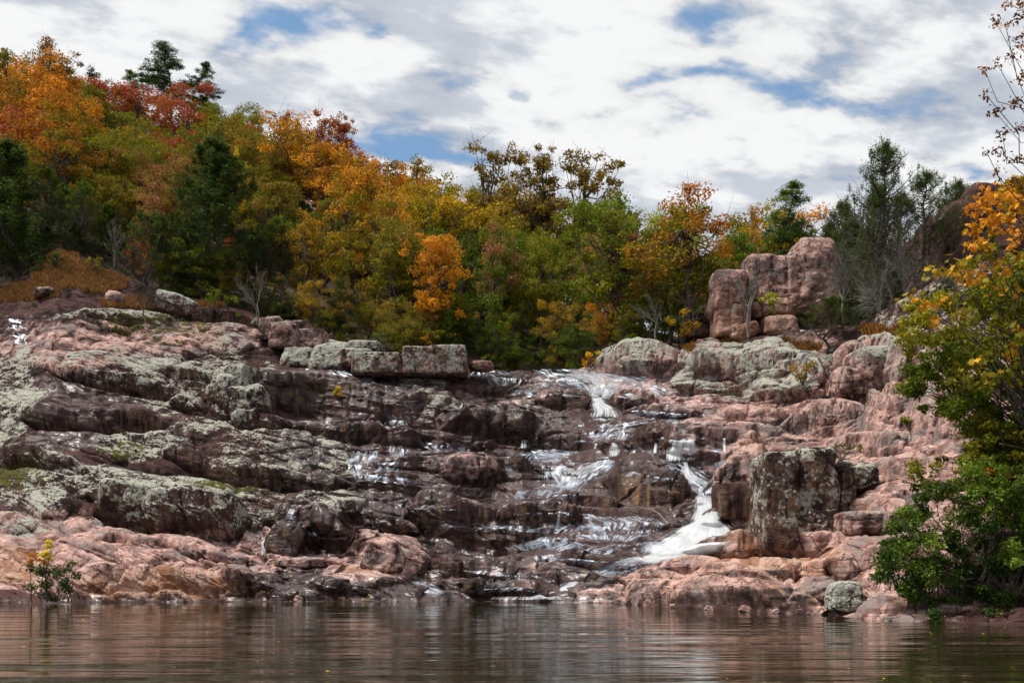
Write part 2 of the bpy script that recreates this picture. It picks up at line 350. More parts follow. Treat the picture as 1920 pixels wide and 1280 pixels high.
# rounded swells and boulders that belong to the slope: centre, radii (px), height (m)
DOMES = [(230, 690, 110, 50, .8), (120, 850, 120, 45, 1.0), (60, 740, 70, 90, .8), (265, 845, 95, 32, 1.0), (320, 872, 75, 26, .8), (150, 905, 130, 32, .8), (300, 925, 150, 30, 1.0), (95, 945, 55, 30, .8), (30, 985, 45, 22, .6),
 (455, 755, 62, 48, 1.5), (380, 720, 60, 38, .8), (430, 640, 60, 28, .6), (330, 655, 80, 28, .6), (210, 605, 110, 18, .5), (520, 850, 140, 45, .8), (620, 950, 70, 26, .8), (360, 975, 180, 32, .9), (420, 810, 120, 26, .6),
 (250, 1040, 170, 45, .9), (200, 1100, 120, 32, .7), (330, 1095, 90, 34, .9), (430, 1090, 60, 34, .8), (505, 1105, 40, 26, .6), (120, 1050, 70, 30, .6), (590, 1100, 80, 22, .6), (690, 1085, 90, 20, .6),
 (720, 1035, 75, 32, 1.1), (640, 1060, 40, 20, .5), (545, 1005, 42, 26, .9), (600, 985, 34, 20, .8), (880, 875, 55, 24, .7), (790, 720, 45, 20, .6), (830, 722, 20, 18, .4), (985, 808, 45, 20, .6), (1060, 1080, 60, 18, .5),
 (1230, 815, 36, 20, .6), (1160, 846, 22, 12, .4), (960, 1116, 30, 12, .4), (1010, 1114, 30, 12, .4), (1380, 1110, 105, 38, 1.2), (1300, 1120, 70, 24, .7), (1230, 1118, 60, 22, .6), (1520, 1110, 60, 34, .8), (1450, 1075, 50, 18, .6),
 (1200, 668, 75, 34, 1.2), (1330, 675, 70, 34, 1.1), (1430, 690, 75, 40, 1.2), (1500, 705, 60, 38, 1.0), (1640, 690, 55, 42, 1.3), (1580, 720, 30, 22, .5), (1350, 740, 60, 26, .6), (1540, 790, 70, 30, .8), (1620, 830, 80, 30, .8), (1650, 930, 80, 34, .9),
 (1680, 880, 60, 24, .6), (1600, 880, 40, 26, .7), (1400, 860, 50, 32, .9), (1590, 1050, 60, 30, .6), (1500, 770, 40, 22, .5), (1700, 760, 90, 40, .8), (1650, 985, 60, 20, .5), (1120, 1110, 60, 18, .5)]
dm = np.zeros_like(X0)
for cx, cy, rx, ry, h in DOMES:
    r2 = ((QX - cx) / rx) ** 2 + ((QY - cy) / ry) ** 2
    dm = np.maximum(dm, np.where(r2 < 1, h * .75 * np.sqrt(np.clip(1 - r2, 0, 1)), 0))
# how massive or how jointed the rock is: 1 = blocky steps, 0 = smooth swells
blocky = sstep(380, 640, QX + (PY - 800) * .25) * (1 - .1 * sstep(1380, 1500, QX))
blocky = np.clip(blocky + sstep(1000, 1040, PY) * .7, .12, 1)
dip = np.interp(px, [-400, 300, 620, 900, 1300, 2400], [0.34, .34, .12, .05, .02, -.03])
fX = np.cumsum(dip * np.gradient(px)) / F * 58
Zs = Z0 + fX[None]
wx = fbm(X0 * .22, Zs * .5, Y * .1, 3, 31) * 1.6; wz = fbm(X0 * .25, Zs * .6, Y * .1 + 4, 3, 37) * .5
D = np.zeros_like(X0); groove = np.zeros_like(X0)
for lx, lz, amp, tilt, gw, gd, sd in ((8.0, 1.25, .26, .34, .05, .15, 101), (3.3, .62, .13, .26, .07, .09, 151), (1.3, .27, .045, .12, .09, .035, 211)):
    u, v = (X0 + wx * lx / 4) / lx, (Zs + wz * lz) / lz
    v = v + .22 * np.sin(u * 1.7 + sd)
    f1, e, r1, r2, r3, dx, dz = worley(u, v, sd)
    blk = amp * ((r1 - .5) * 1.7) + tilt * (dx * (r2 - .5) * lx * .25 + dz * (r3 - .2) * lz * .55)
    rnd = amp * 1.5 * (np.sqrt(np.clip(1.1 - f1 * f1 * 1.6, 0, 1.1)) - .55)
    D += blk * blocky + rnd * (1 - blocky) * .8
    gr = sstep(gw * 2.2, 0, e)
    D -= gd * gr * (.45 + .55 * blocky)
    groove = np.maximum(groove, gr * (gd > .1))
wg = sstep(460, 600, QX) * sstep(1420, 1320, QX) * .6
for lx, lz, tl, sd in ((2.4, .7, .34, 611), (.95, .36, .13, 641)):
    f1, e, r1, r2, r3, dx, dz = worley((X0 + wx * .5 + Zs * .5) / lx, (Zs + wz * .7 - X0 * .12) / lz, sd)
    D += tl * (dx * (r2 - .5) * 1.6 + dz * (r3 - .35) * 1.2) * (.35 + .65 * blocky)
D += .16 * fbm(X0 * .32, Y * .3, Zs * .7, 3, 61) + (1 - wg) * .06 * fbm(X0 * 2.1, Y * 1.2, Zs * 3.2, 4, 67) + (1 - wg) * .05 * (1 - np.abs(fbm(X0 * 3, Y, Zs * 5, 3, 69))) 
D *= 1 - .45 * np.clip(facem, 0, 1)
f1, e, r1, r2, r3, dx, dz = worley(X0 / 1.45 + wx * .45, Zs / 2.6 + wz * .6, 301)
D += facem * (.30 * (r1 - .5) + .24 * (r2 - .5) * dx - .16 * sstep(.16, 0, e))
D += dm + under
edge = sstep(0, .02, s) * .75 + .25
D = D * edge
# sheets under the streams are planed smoother
SMOOTH = [(150, 760, 130, 50), (60, 640, 50, 50), (800, 700, 200, 14), (1100, 720, 130, 16), (1100, 880, 120, 30), (1150, 1000, 130, 30)]
sm = np.zeros_like(D)
for cx, cy, rx, ry in SMOOTH: sm = np.maximum(sm, np.exp(-(((QX - cx) / rx) ** 2 + ((QY - cy) / ry) ** 2)))
D = D * (1 - .55 * sm)
kz = .62 - .42 * facem
Pw = P0.copy(); Pw[..., 1] -= D * .8; Pw[..., 2] += D * kz

def blob(lst, soft=.35):
    m = np.zeros_like(QX)
    for b in lst:
        cx, cy, rx, ry = b[:4]; k = b[4] if len(b) > 4 else 1
        r = np.sqrt(((QX - cx) / rx) ** 2 + ((QY - cy) / ry) ** 2)
        m = np.maximum(m, k * sstep(1 + soft, 1 - soft, r))
    return m
lichen = blob([(20, 730, 70, 130, 1), (30, 900, 130, 60, .8), (190, 600, 150, 14, .8), (380, 612, 110, 26, .8), (420, 655, 70, 40, .8), (230, 700, 150, 36, .85), (330, 725, 120, 60, .9), (455, 755, 60, 50, .95), (500, 700, 30, 30, .7),
  (520, 850, 150, 60, .85), (420, 820, 110, 50, .8), (265, 845, 95, 36, 1), (180, 915, 160, 34, 1), (320, 930, 220, 34, 1), (360, 978, 190, 34, .85), (95, 945, 60, 30, 1), (40, 985, 60, 30, .9), (180, 770, 14, 18, .9), (200, 820, 60, 16, .55),
  (620, 950, 70, 22, .9), (610, 880, 60, 40, .6), (330, 1000, 120, 16, .6), (250, 1025, 90, 14, .5), (660, 660, 110, 18, 1), (530, 640, 90, 34, .5), (795, 718, 45, 18, .9), (870, 760, 140, 16, .7), (985, 805, 46, 18, .75), (885, 845, 46, 22, .7), (760, 925, 40, 12, .5), (700, 1030, 26, 22, .7), (560, 1052, 26, 8, .7),
  (1190, 665, 90, 40, 1.15), (1340, 690, 110, 54, 1.1), (1450, 700, 120, 54, 1.15), (1380, 745, 80, 24, .8), (1635, 690, 70, 46, .8), (1540, 790, 60, 32, .65), (1590, 745, 80, 30, .6), (1650, 880, 90, 60, .35), (1620, 925, 60, 24, .5), (1680, 990, 50, 20, .5), (1590, 1110, 70, 30, .4), (1800, 620, 240, 140, .75), (1480, 850, 70, 14, .6), (1620, 820, 220, 190, .42), (1450, 1090, 250, 50, .25), (1200, 960, 60, 20, .2)])
pink = blob([(150, 660, 220, 50, .62), (350, 640, 140, 40, .6), (200, 1050, 330, 62, .95), (60, 1010, 140, 50, .8), (420, 1020, 130, 30, .6), (680, 1075, 90, 26, .85), (740, 1030, 70, 26, .6), (860, 740, 60, 12, .6), (980, 745, 60, 8, .5), (880, 880, 50, 20, .5),
  (1140, 694, 70, 14, 1), (1560, 800, 280, 150, .85), (1640, 960, 260, 220, 1), (1400, 700, 280, 80, .85), (1450, 1085, 240, 60, .95), (1300, 1085, 130, 34, .8), (1210, 1120, 130, 22, .55), (1420, 790, 90, 24, 1), (1420, 845, 60, 50, .85), (1760, 860, 260, 240, .9), (1800, 620, 260, 130, .35), (600, 640, 80, 20, .5), (880, 970, 160, 40, .22), (1000, 1075, 110, 26, .3)])
wetm = blob([(140, 760, 150, 46, .5), (50, 640, 40, 60, .35), (140, 840, 90, 26, .6), (950, 860, 460, 180, .85), (700, 740, 240, 60, .8), (1150, 740, 220, 60, 1), (1200, 950, 250, 120, 1), (560, 1000, 90, 50, 1), (900, 1100, 420, 40, .7), (1050, 1030, 220, 60, 1), (560, 1095, 70, 40, .7)])
wetm = wetm * (1 - .9 * blob([(1640, 900, 230, 300, 1), (1450, 1090, 260, 50, .8), (200, 1050, 250, 60, .8)]))
wetm = np.maximum(wetm, sstep(.02, .008, s + 0 * PX) * .45)
mossm = blob([(300, 612, 130, 20, .8), (330, 645, 90, 14, .6), (60, 900, 50, 30, .8), (20, 895, 50, 24, 1), (240, 860, 50, 14, .8), (430, 925, 100, 9, 1), (480, 880, 120, 30, .35), (360, 910, 60, 10, .5), (600, 740, 90, 10, .6), (330, 945, 160, 10, .3), (1470, 650, 80, 10, .6), (850, 700, 40, 6, .5), (1500, 740, 100, 14, .3)])
rust = blob([(300, 1105, 170, 22, .8), (20, 1060, 60, 40, .8), (690, 1076, 70, 16, .9), (1380, 1040, 60, 18, 1), (1420, 1060, 140, 26, .75), (1300, 1080, 90, 20, .5), (1440, 960, 16, 80, .9), (1500, 1060, 100, 30, .7), (1380, 735, 60, 12, .5), (1420, 860, 50, 40, .6), (1620, 970, 60, 14, .5), (1000, 715, 50, 8, .5), (850, 1088, 60, 8, .6), (1230, 820, 40, 16, .4)], .5)
tan = blob([(1200, 915, 90, 40, 1), (920, 985, 170, 44, .9), (700, 800, 60, 20, .6), (780, 780, 60, 30, .8), (560, 760, 40, 20, .6), (850, 1085, 90, 20, .7), (1430, 940, 80, 60, .8)])
def bblur(a, n, ax):
    a = np.moveaxis(a, ax, 0); a = np.concatenate([np.repeat(a[:1], n + 1, 0), a, np.repeat(a[-1:], n, 0)], 0); k = np.cumsum(a, 0)
    return np.moveaxis((k[2 * n + 1:] - k[:-2 * n - 1]) / (2 * n + 1), 0, ax)
conv = D - bblur(bblur(D, 14, 0), 14, 1)
conv = np.clip(conv * 2.2, -1, 1)
# the part of the sheet under water: go straight down and out of sight
drop = np.stack([P0[0, :, 0] * 1.0, P0[0, :, 1] - .3, np.full(NC, -.45)], -1); drop2 = np.stack([P0[0, :, 0], P0[0, :, 1] - 3, np.full(NC, -1.6)], -1)
Pw[0, :, 2] = np.minimum(Pw[0, :, 2], -.03)
VV = np.concatenate([drop2[None], drop[None], Pw], 0)
def pad(a): return np.concatenate([a[:1], a[:1], a], 0).ravel()
me = make_mesh('rock_slope', VV.reshape(-1, 3), grid_faces(NR + 2, NC), attrs={'lichen': pad(lichen), 'pink': pad(pink), 'wet': pad(wetm), 'moss': pad(mossm), 'rust': pad(rust), 'tan': pad(tan), 'conv': pad(conv)}, mat=ROCK)
link('rock_slope', me, kind='structure', label='terraced slope of pink and dark wet rock with pale lichen')
print('rock', time.time() - T0)

# smoothed copy of the surface, for the water that runs over it
Ysm = Pw[..., 1].copy(); Ysm = np.minimum(bblur(bblur(Ysm, 4, 0), 4, 1), Ysm + .12)
def surf(qx, qy, arr=None):
    """the distance of the slope seen through pixel (qx, qy)"""
    arr = Ysm if arr is None else arr
    ci = np.interp(qx, px, np.arange(NC))
    sh = interp(qx, SHORE); rm = interp(qx, RIM)
    ri = np.clip((qy - sh) / (rm - sh), 0, 1) * (NR - 1)
    c0 = np.clip(ci.astype(int), 0, NC - 2); r0 = np.clip(ri.astype(int), 0, NR - 2); fc = ci - c0; fr = ri - r0
    return (arr[r0, c0] * (1 - fc) + arr[r0, c0 + 1] * fc) * (1 - fr) + (arr[r0 + 1, c0] * (1 - fc) + arr[r0 + 1, c0 + 1] * fc) * fr
def surf_pt(qx, qy, lift=0.0):
    ci = np.interp(qx, px, np.arange(NC)); sh = interp(qx, SHORE); rm = interp(qx, RIM)
    ri = np.clip((qy - sh) / (rm - sh), 0, 1) * (NR - 1)
    p = Pw[np.clip(np.round(ri).astype(int), 0, NR - 1), np.clip(np.round(ci).astype(int), 0, NC - 1)]
    return p + np.array([0, 0, lift])

#@@BOULDERS
# ------------------------------------------------------------------ boulders and crags
def cube_sphere(n):
    g1 = np.linspace(-1, 1, n); a, b = np.meshgrid(g1, g1); o = np.ones_like(a)
    V = []; Q = []; k = 0
    for ax in range(3):
        for sg in (-1, 1):
            c = [None] * 3; c[ax] = o * sg; c[(ax + 1) % 3] = a * (sg); c[(ax + 2) % 3] = b
            V.append(np.stack(c, -1).reshape(-1, 3)); Q.append(grid_faces(n, n) + k); k += n * n
    V = np.concatenate(V); Q = np.concatenate(Q)
    key, inv = np.unique(np.round(V * 10000).astype(int), axis=0, return_inverse=True); inv = inv.ravel()
    U = np.zeros((len(key), 3)); U[inv] = V
    return U, inv[Q]
def block_shape(size, seed, n=44, p=6., rough=.12, facet=.12, taper=.0, yaw=0., tilt=(0, 0)):
    U, Q = cube_sphere(n)
    r = (np.abs(U) ** p).sum(1) ** (1 / p); V = U / r[:, None]
    hs = np.array(size) / 2
    V = V * hs
    V[:, 0] *= 1 - taper * (V[:, 2] / hs[2] * .5 + .5); V[:, 1] *= 1 - taper * (V[:, 2] / hs[2] * .5 + .5)
    sc = max(size)
    d = V / (np.linalg.norm(V, axis=1)[:, None] + 1e-6)
    x, y, z = V.T
    h = rough * fbm(x * 2.2 / sc * 2 + seed, y * 4.4 / sc, z * 4.4 / sc, 4, seed) * sc * .45
    for L, am, sd in ((.5, 1, 1), (.22, .45, 2)):
        f1, e, r1, r2, r3, dx, dz = worley((x * .9 + y * .6 + fbm(x, y, z, 2, 3) * .2) / (sc * L), z / (sc * L * .7) + .3 * x / sc, seed * 3 + sd)
        h += facet * am * sc * .28 * ((r1 - .5) + dx * (r2 - .5) + dz * (r3 - .5)) - facet * am * sc * .09 * sstep(.12, 0, e)
    V = V + d * h[:, None]
    c, s_ = math.cos(tilt[0]), math.sin(tilt[0]); V = V @ np.array([[1, 0, 0], [0, c, -s_], [0, s_, c]]).T
    c, s_ = math.cos(tilt[1]), math.sin(tilt[1]); V = V @ np.array([[c, 0, s_], [0, 1, 0], [-s_, 0, c]]).T
    c, s_ = math.cos(yaw), math.sin(yaw); V = V @ np.array([[c, -s_, 0], [s_, c, 0], [0, 0, 1]]).T
    return V, Q
def rock_thing(name, label, blocks, cat, Y, thick, lich=.7, pnk=.6, wt=0., rst=0., tn=.3, group=None, moss=0.):
    """blocks: (x0, x1, y0, y1, dY, seed, kw) in photograph pixels, at distance Y + dY"""
    cen = None; Vs = []; Qs = []; k = 0
    for bl in blocks:
        x0, x1, y0, y1, dY, seed = bl[:6]; kw = bl[6] if len(bl) > 6 else {}
        yy = Y + dY; tk_ = kw.pop('t', thick); ym = yy + tk_ * .32; sz = ((x1 - x0) / F * ym, tk_, (y1 - y0) / F * ym)
        V, Q = block_shape(sz, seed, **kw)
        c = W(np.array((x0 + x1) / 2.), np.array((y0 + y1) / 2.), yy + sz[1] / 2)
        c[2] = EYE + (HY - (y0 + y1) / 2) / F * ym; c[0] = ((x0 + x1) / 2 - HX) / F * ym
        Vs.append(V + c); Qs.append(Q + k); k += len(V)
    V = np.concatenate(Vs); base = np.array([V[:, 0].mean(), V[:, 1].mean(), V[:, 2].min()])
    n = len(V)
    nz = (V[:, 2] - base[2]) / (V[:, 2].max() - base[2] + 1e-6)
    o = link(name, make_mesh(name, V - base, np.concatenate(Qs), attrs={'lichen': lich * 1.3 * (.8 + .4 * nz), 'pink': np.full(n, pnk), 'wet': np.full(n, wt), 'moss': np.full(n, moss) * nz, 'rust': rst * (1.1 - nz), 'tan': np.full(n, tn), 'conv': np.full(n, .1)}, mat=ROCK), loc=base, label=label, category=cat, group=group)
    return o
def depth_at(x, y): return float(surf(np.array([x * 1.]), np.array([y * 1.]))[0])
LB = 'loose blocks along the lip'
rock_thing('boulder', 'square lichen-covered block at the right end of the row above the falls', [(754, 818, 652, 704, 0, 4, dict(p=14, facet=.06, taper=.10, rough=.07)), (806, 876, 650, 704, .1, 14, dict(p=16, facet=.05, taper=.04, rough=.06))], 'boulder', 65.2, 2.6, .72, .5, tn=.6, group=LB)
rock_thing('boulder', 'long low lichened slab left of the square block above the falls', [(660, 758, 663, 704, 0, 5, dict(p=12, taper=.10, facet=.06, rough=.08)), (640, 700, 655, 690, 1, 15, dict(p=7, facet=.07))], 'boulder', 65.0, 3, .8, .5, tn=.5, group=LB)
rock_thing('boulder', 'flat pale lichened rock with layered top behind the long slab', [(575, 670, 642, 700, 0, 6, dict(p=5, taper=.3, facet=.08)), (525, 600, 650, 694, .5, 16, dict(p=5, taper=.3, facet=.08)), (650, 720, 640, 664, 2, 17, dict(p=4))], 'boulder', 66.5, 3, .95, .4, group=LB)
rock_thing('boulder', 'low pink rock beside the square block, next to the trees', [(880, 925, 676, 694, 0, 7, dict(p=3.5))], 'boulder', 66.5, 1.6, .5, .9, group=LB)
rock_thing('rock_outcrop', 'blocky grey-pink outcrop under the bare white sapling', [(505, 560, 608, 655, 0, 8, dict(p=8)), (548, 612, 618, 656, .6, 18, dict(p=8)), (488, 530, 596, 640, .8, 19, dict(p=6)), (530, 580, 604, 630, 1.2, 20, dict(p=6))], 'outcrop', 67.5, 2.6, .55, .55, tn=.4)
rock_thing('boulder', 'rounded lichened boulder with mossy dark face above the stepped ledge', [(418, 502, 722, 790, 0, 21, dict(p=4, taper=.1, rough=.2)), (408, 452, 700, 770, .4, 22, dict(p=4))], 'boulder', depth_at(455, 770) - 1.0, 3, .85, .3)
rock_thing('rock_outcrop', 'tall upright lichened rock block to the right of the main fall', [
  (1424, 1488, 848, 1030, 0, 31, dict(p=14, taper=.05, facet=.07, rough=.09)), (1480, 1566, 838, 1010, .15, 32, dict(p=7, taper=.10, facet=.08, rough=.10)), (1558, 1600, 862, 975, .6, 33, dict(p=5, taper=.15)), (1500, 1570, 950, 1030, -.1, 34, dict(p=5)), (1445, 1510, 960, 1034, .1, 36, dict(p=5)), (1590, 1640, 868, 930, 1.2, 35, dict(p=4))],
  'outcrop', depth_at(1500, 1010) - 1.2, 2.8, .76, .35, rst=.25, tn=.5)
rock_thing('boulder', 'dark square block overhanging the dark recess right of the main fall', [(1345, 1432, 905, 975, 0, 41, dict(p=8, facet=.06))], 'boulder', depth_at(1390, 975) - .4, 2.4, 0., .05, wt=.3, tn=.5)
rock_thing('boulder', 'overhanging pink slab with dark underside beside the green shrub', [(1578, 1700, 958, 1006, 0, 43, dict(p=6, facet=.07))], 'boulder', depth_at(1640, 1000) - .8, 3, .42, .75, tn=.2)
rock_thing('boulder', 'chalky white lichened boulder at the water beside the shrub', [(1552, 1622, 1090, 1146, 0, 44, dict(p=4.5, taper=.22, facet=.12))], 'boulder', depth_at(1587, 1138) - .8, 1.3, 1.2, .3, tn=.1)
rock_thing('boulder', 'small flat stone at the water edge in front of the white boulder', [(1560, 1618, 1146, 1158, 0, 45, dict(p=3.5))], 'boulder', 31, .9, .1, .5, wt=.5)
rock_thing('boulder', 'blunt orange-stained block just below the white fall', [(1352, 1412, 1022, 1048, 0, 46, dict(p=6, facet=.08)), (1400, 1452, 1028, 1048, .3, 47, dict(p=6))], 'boulder', depth_at(1390, 1045) - .3, 2, .0, .8, rst=.9)
rock_thing('boulder', 'big dark wet boulder in the recess at the small left cascade', [(500, 572, 980, 1044, 0, 48, dict(p=6, taper=.16, facet=.2, tilt=(0, .25))),], 'boulder', depth_at(540, 1035) - .5, 2.2, 0, .1, wt=.9, tn=1)
rock_thing('boulder', 'dark pointed wet boulder beside the top of the small left cascade', [(560, 622, 944, 988, 0, 49, dict(p=5, taper=.3, facet=.2, tilt=(0, -.3)))], 'boulder', depth_at(590, 980) - .4, 2, 0.1, .1, wt=.8)
rock_thing('boulder', 'low pink slab with a lichen spot, below the small left cascade', [(526, 622, 1044, 1064, 0, 50, dict(p=5))], 'boulder', depth_at(570, 1062) - .2, 1.6, .45, .7)
rock_thing('boulder', 'humped pinkish boulder with pale lichen patch, bottom centre-left', [(672, 765, 1008, 1075, 0, 51, dict(p=5, taper=.45, facet=.16)), (735, 810, 1030, 1078, .6, 52, dict(p=5, taper=.3, facet=.16, tilt=(0, .2)))], 'boulder', depth_at(710, 1062) - .5, 2.6, .35, .5)
rock_thing('boulder', 'lichened block standing on the rim right of the shrubby cedar', [(1590, 1690, 652, 745, 0, 53, dict(p=5, taper=.12, facet=.12)), (1572, 1612, 690, 740, .2, 54, dict(p=4))], 'boulder', depth_at(1640, 735) - .7, 3, .62, .6, tn=.5)
rock_thing('boulder', 'rounded grey boulder in the red grass near the cedars', [(62, 102, 538, 558, 0, 55, dict(p=3))], 'boulder', 70, 1.4, .5, .4)
rock_thing('boulder', 'small pink boulder in the red grass beside the dark leaning shrub', [(195, 232, 545, 572, 0, 56, dict(p=3, taper=.2))], 'boulder', 70, 1.4, .3, .7)
for i, (x, y, w_) in enumerate([(1160, 1129, 16), (1215, 1136, 22), (1262, 1138, 14), (1330, 1143, 18), (1400, 1146, 24), (1455, 1149, 15), (1500, 1151, 20), (1640, 1162, 22), (1665, 1165, 16), (1480, 1042, 14), (1590, 1036, 18), (1660, 1012, 16), (640, 1127, 18), (720, 1127, 14), (560, 1127, 20), (420, 1128, 16), (340, 1128, 12)]):
    yy_ = depth_at(x, y - 3) - .15
    o = rock_thing('stone', 'small angular stone lying at the edge of the pink slabs', [(x - w_ / 2, x + w_ / 2, y - w_ * .5, y + 2, 0, 90 + i, dict(n=14, p=5, taper=.3, facet=.25, tilt=(0, (i % 5 - 2) * .15)))], 'stone', yy_, w_ / F * 40, .2, .6, wt=.2, group='small stones along the waterline slabs')
# the red crag on the right rim
rock_thing('rock_crag', 'tall reddish jointed crag on the right rim below the trees', [
  (1332, 1402, 508, 590, 0, 61, dict(p=5, taper=.12, facet=.09)), (1395, 1472, 484, 575, .4, 62, dict(p=8, taper=.03, facet=.07)), (1466, 1502, 480, 575, .2, 63, dict(p=8, facet=.08)), (1488, 1570, 446, 600, -.2, 64, dict(p=6, taper=.18, facet=.10)),
  (1338, 1368, 582, 636, .3, 65, dict(p=8)), (1362, 1400, 578, 640, .1, 66, dict(p=8)), (1398, 1440, 570, 606, .8, 67, dict(p=5)), (1420, 1504, 566, 600, .3, 68, dict(p=6)), (1424, 1492, 594, 640, -.4, 69, dict(p=5, taper=.1)), (1462, 1540, 556, 590, .0, 70, dict(p=6)), (1370, 1420, 610, 640, -.3, 72, dict(p=4, tilt=(0, -.35)))],
  'crag', 60, 4.5, .34, .9, rst=.75, tn=.7)
rock_thing('boulder', 'dark low rock at the left foot of the red crag', [(1288, 1340, 588, 640, 0, 71, dict(p=4, taper=.2))], 'boulder', 63, 3, .3, .2)
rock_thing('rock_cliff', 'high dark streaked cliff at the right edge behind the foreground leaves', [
  (1790, 1950, 345, 470, 1.5, 81, dict(p=4, taper=.15, facet=.09)), (1755, 1850, 385, 540, .5, 82, dict(p=6, taper=.08, facet=.08)), (1835, 1960, 430, 560, 0, 83, dict(p=5)), (1930, 2120, 330, 560, 1, 84, dict(p=5)), (1735, 1790, 420, 545, 1.2, 85, dict(p=6))], 'cliff', 56, 7, .30, .12, rst=.2, tn=.1)  # little pink: the shade on this overhanging face is put into its colour
rock_thing('boulder', 'long pale slab on the grassy shoulder behind the leaning shrub', [(290, 370, 552, 590, 0, 87, dict(p=4, tilt=(0, .28)))], 'boulder', 70.5, 2.5, .8, .5)
print('boulders', time.time() - T0)

#@@WATERFALLS
# ------------------------------------------------------------------ falling and running water
def ribbon(sections, nu=40, nv=60, lift=.12, cover=1.0, bulge=.0, seed=0, edgen=.4, soft=.7):
    """sections from the top down: (y, x_left, x_right[, cover])"""
    a = np.array([(q[0], q[1], q[2], q[3] if len(q) > 3 else 1.) for q in sections], float)
    t = np.linspace(0, 1, nv); ta = np.linspace(0, 1, len(a))
    yv = np.interp(t, ta, a[:, 0]); xl = np.interp(t, ta, a[:, 1]); xr = np.interp(t, ta, a[:, 2]); cv = np.interp(t, ta, a[:, 3])
    u = np.linspace(0, 1, nu)
    qx = xl[:, None] + (xr - xl)[:, None] * u[None]; qy = np.broadcast_to(yv[:, None], qx.shape).copy()
    wj = (xr - xl)[:, None]
    qx = qx + wj * .09 * fbm(qy / 22 + seed * 3.3, qx / 60, 0 * qx, 3, 77)
    yy = surf(qx, qy)
    P = W(qx, qy, yy)
    L = lift + bulge * np.sin(np.pi * u)[None] * np.sin(np.pi * np.clip(t, 0, 1))[:, None]
    L = L + .015 * fbm(P[..., 0] * 2.5 + seed, P[..., 1] * 0, P[..., 2] * .8, 2, seed)
    P[..., 1] -= L * .85; P[..., 2] += L * .3
    e = np.minimum(u, 1 - u)[None] * 2
    eg = e + .55 * fbm(qx / 26 + seed, qy / 9, 0 * qx, 3, 78) * edgen
    cov = cover * 1.2 * cv[:, None] * sstep(0, soft, eg) * sstep(0, .06, t)[:, None] * sstep(1, .93, t)[:, None]
    ux = (u[None] - .5) * 3.0 * np.ones_like(qx) + seed; dl = np.concatenate([[0], np.cumsum(np.abs(np.diff(yv)) / F * 55 + np.abs(np.diff((xl + xr) / 2)) / F * 30)])
    uscale = ((xr - xl).mean() / F * 55) / 3.0
    flow = np.stack([(ux * max(uscale, .25)), dl[:, None] + 0 * qx, cov], -1)
    return P.reshape(-1, 3), grid_faces(nv, nu), flow.reshape(-1, 3)
def water_thing(name, label, parts, mat, cat=None, kind=None, group=None):
    Vs, Qs, Fs, k = [], [], [], 0
    for kw in parts:
        V, Q, fl = ribbon(**kw); Vs.append(V); Qs.append(Q + k); Fs.append(fl); k += len(V)
    V = np.concatenate(Vs); base = np.array([V[:, 0].mean(), V[:, 1].mean(), V[:, 2].min()])
    return link(name, make_mesh(name, V - base, np.concatenate(Qs), attrs={'flow': np.concatenate(Fs)}, mat=mat), loc=base, label=label, category=cat, kind=kind, group=group)
WG = 'white cascades down the rock steps'
water_thing('waterfall', 'broad white main waterfall fanning down to the left beside the dark block', [
  dict(sections=[(928, 1300, 1342), (955, 1294, 1348), (985, 1286, 1362), (1000, 1250, 1386), (1020, 1212, 1398), (1038, 1188, 1372, .95), (1050, 1162, 1300, .9), (1064, 1130, 1225, .7)], soft=.5, nu=90, nv=120, lift=.3, cover=1.2, bulge=.25, seed=1)], FALL, 'waterfall', group=WG)
water_thing('waterfall', 'white curtain of parallel strands over the dark ledge, upper right', [
  dict(sections=[(824, 1256, 1310), (832, 1248, 1312), (862, 1240, 1308), (868, 1240, 1306, .6)], nu=60, nv=40, lift=.24, cover=1.0, soft=.35, bulge=.1, seed=2),
  dict(sections=[(866, 1266, 1296, .8), (880, 1274, 1300), (895, 1272, 1312), (912, 1290, 1350, .8)], nu=40, nv=50, lift=.14, cover=.9, seed=3)], FALL, 'waterfall', group=WG)
water_thing('waterfall', 'thin single strand falling over the dark ledge right of the curtain', [dict(sections=[(822, 1350, 1362, .7), (835, 1352, 1360), (864, 1355, 1363)], nu=12, nv=30, lift=.22, cover=1.2, seed=4)], FALL, 'waterfall', group=WG)
water_thing('waterfall', 'topmost white cascade tumbling over two dark steps', [
  dict(sections=[(748, 1104, 1134), (760, 1102, 1142), (772, 1098, 1168), (786, 1094, 1174, .7)], nu=50, nv=50, lift=.2, cover=1.1, bulge=.2, seed=5)], FALL, 'waterfall', group=WG)
water_thing('waterfall', 'narrow slanting double trickle right of the topmost cascade', [
  dict(sections=[(756, 1242, 1254), (768, 1246, 1258), (786, 1258, 1274)], nu=14, nv=30, lift=.14, cover=1.2, seed=6), dict(sections=[(770, 1266, 1274), (786, 1274, 1282)], nu=10, nv=16, lift=.12, cover=1, seed=7)], FALL, 'waterfall', group=WG)
water_thing('waterfall', 'short forked white chute in the middle of the centre stream', [
  dict(sections=[(830, 1146, 1158), (844, 1136, 1164), (858, 1130, 1166, .8)], nu=24, nv=30, lift=.14, cover=1.1, seed=8), dict(sections=[(832, 1114, 1122), (850, 1109, 1117)], nu=8, nv=20, lift=.12, cover=1.1, seed=9)], FALL, 'waterfall', group=WG)
water_thing('waterfall', 'small curtain dropping off the ledge at the left end of the centre pool', [dict(sections=[(826, 974, 994), (842, 974, 994)], nu=20, nv=20, lift=.15, cover=.85, seed=10)], FALL, 'waterfall', group=WG)
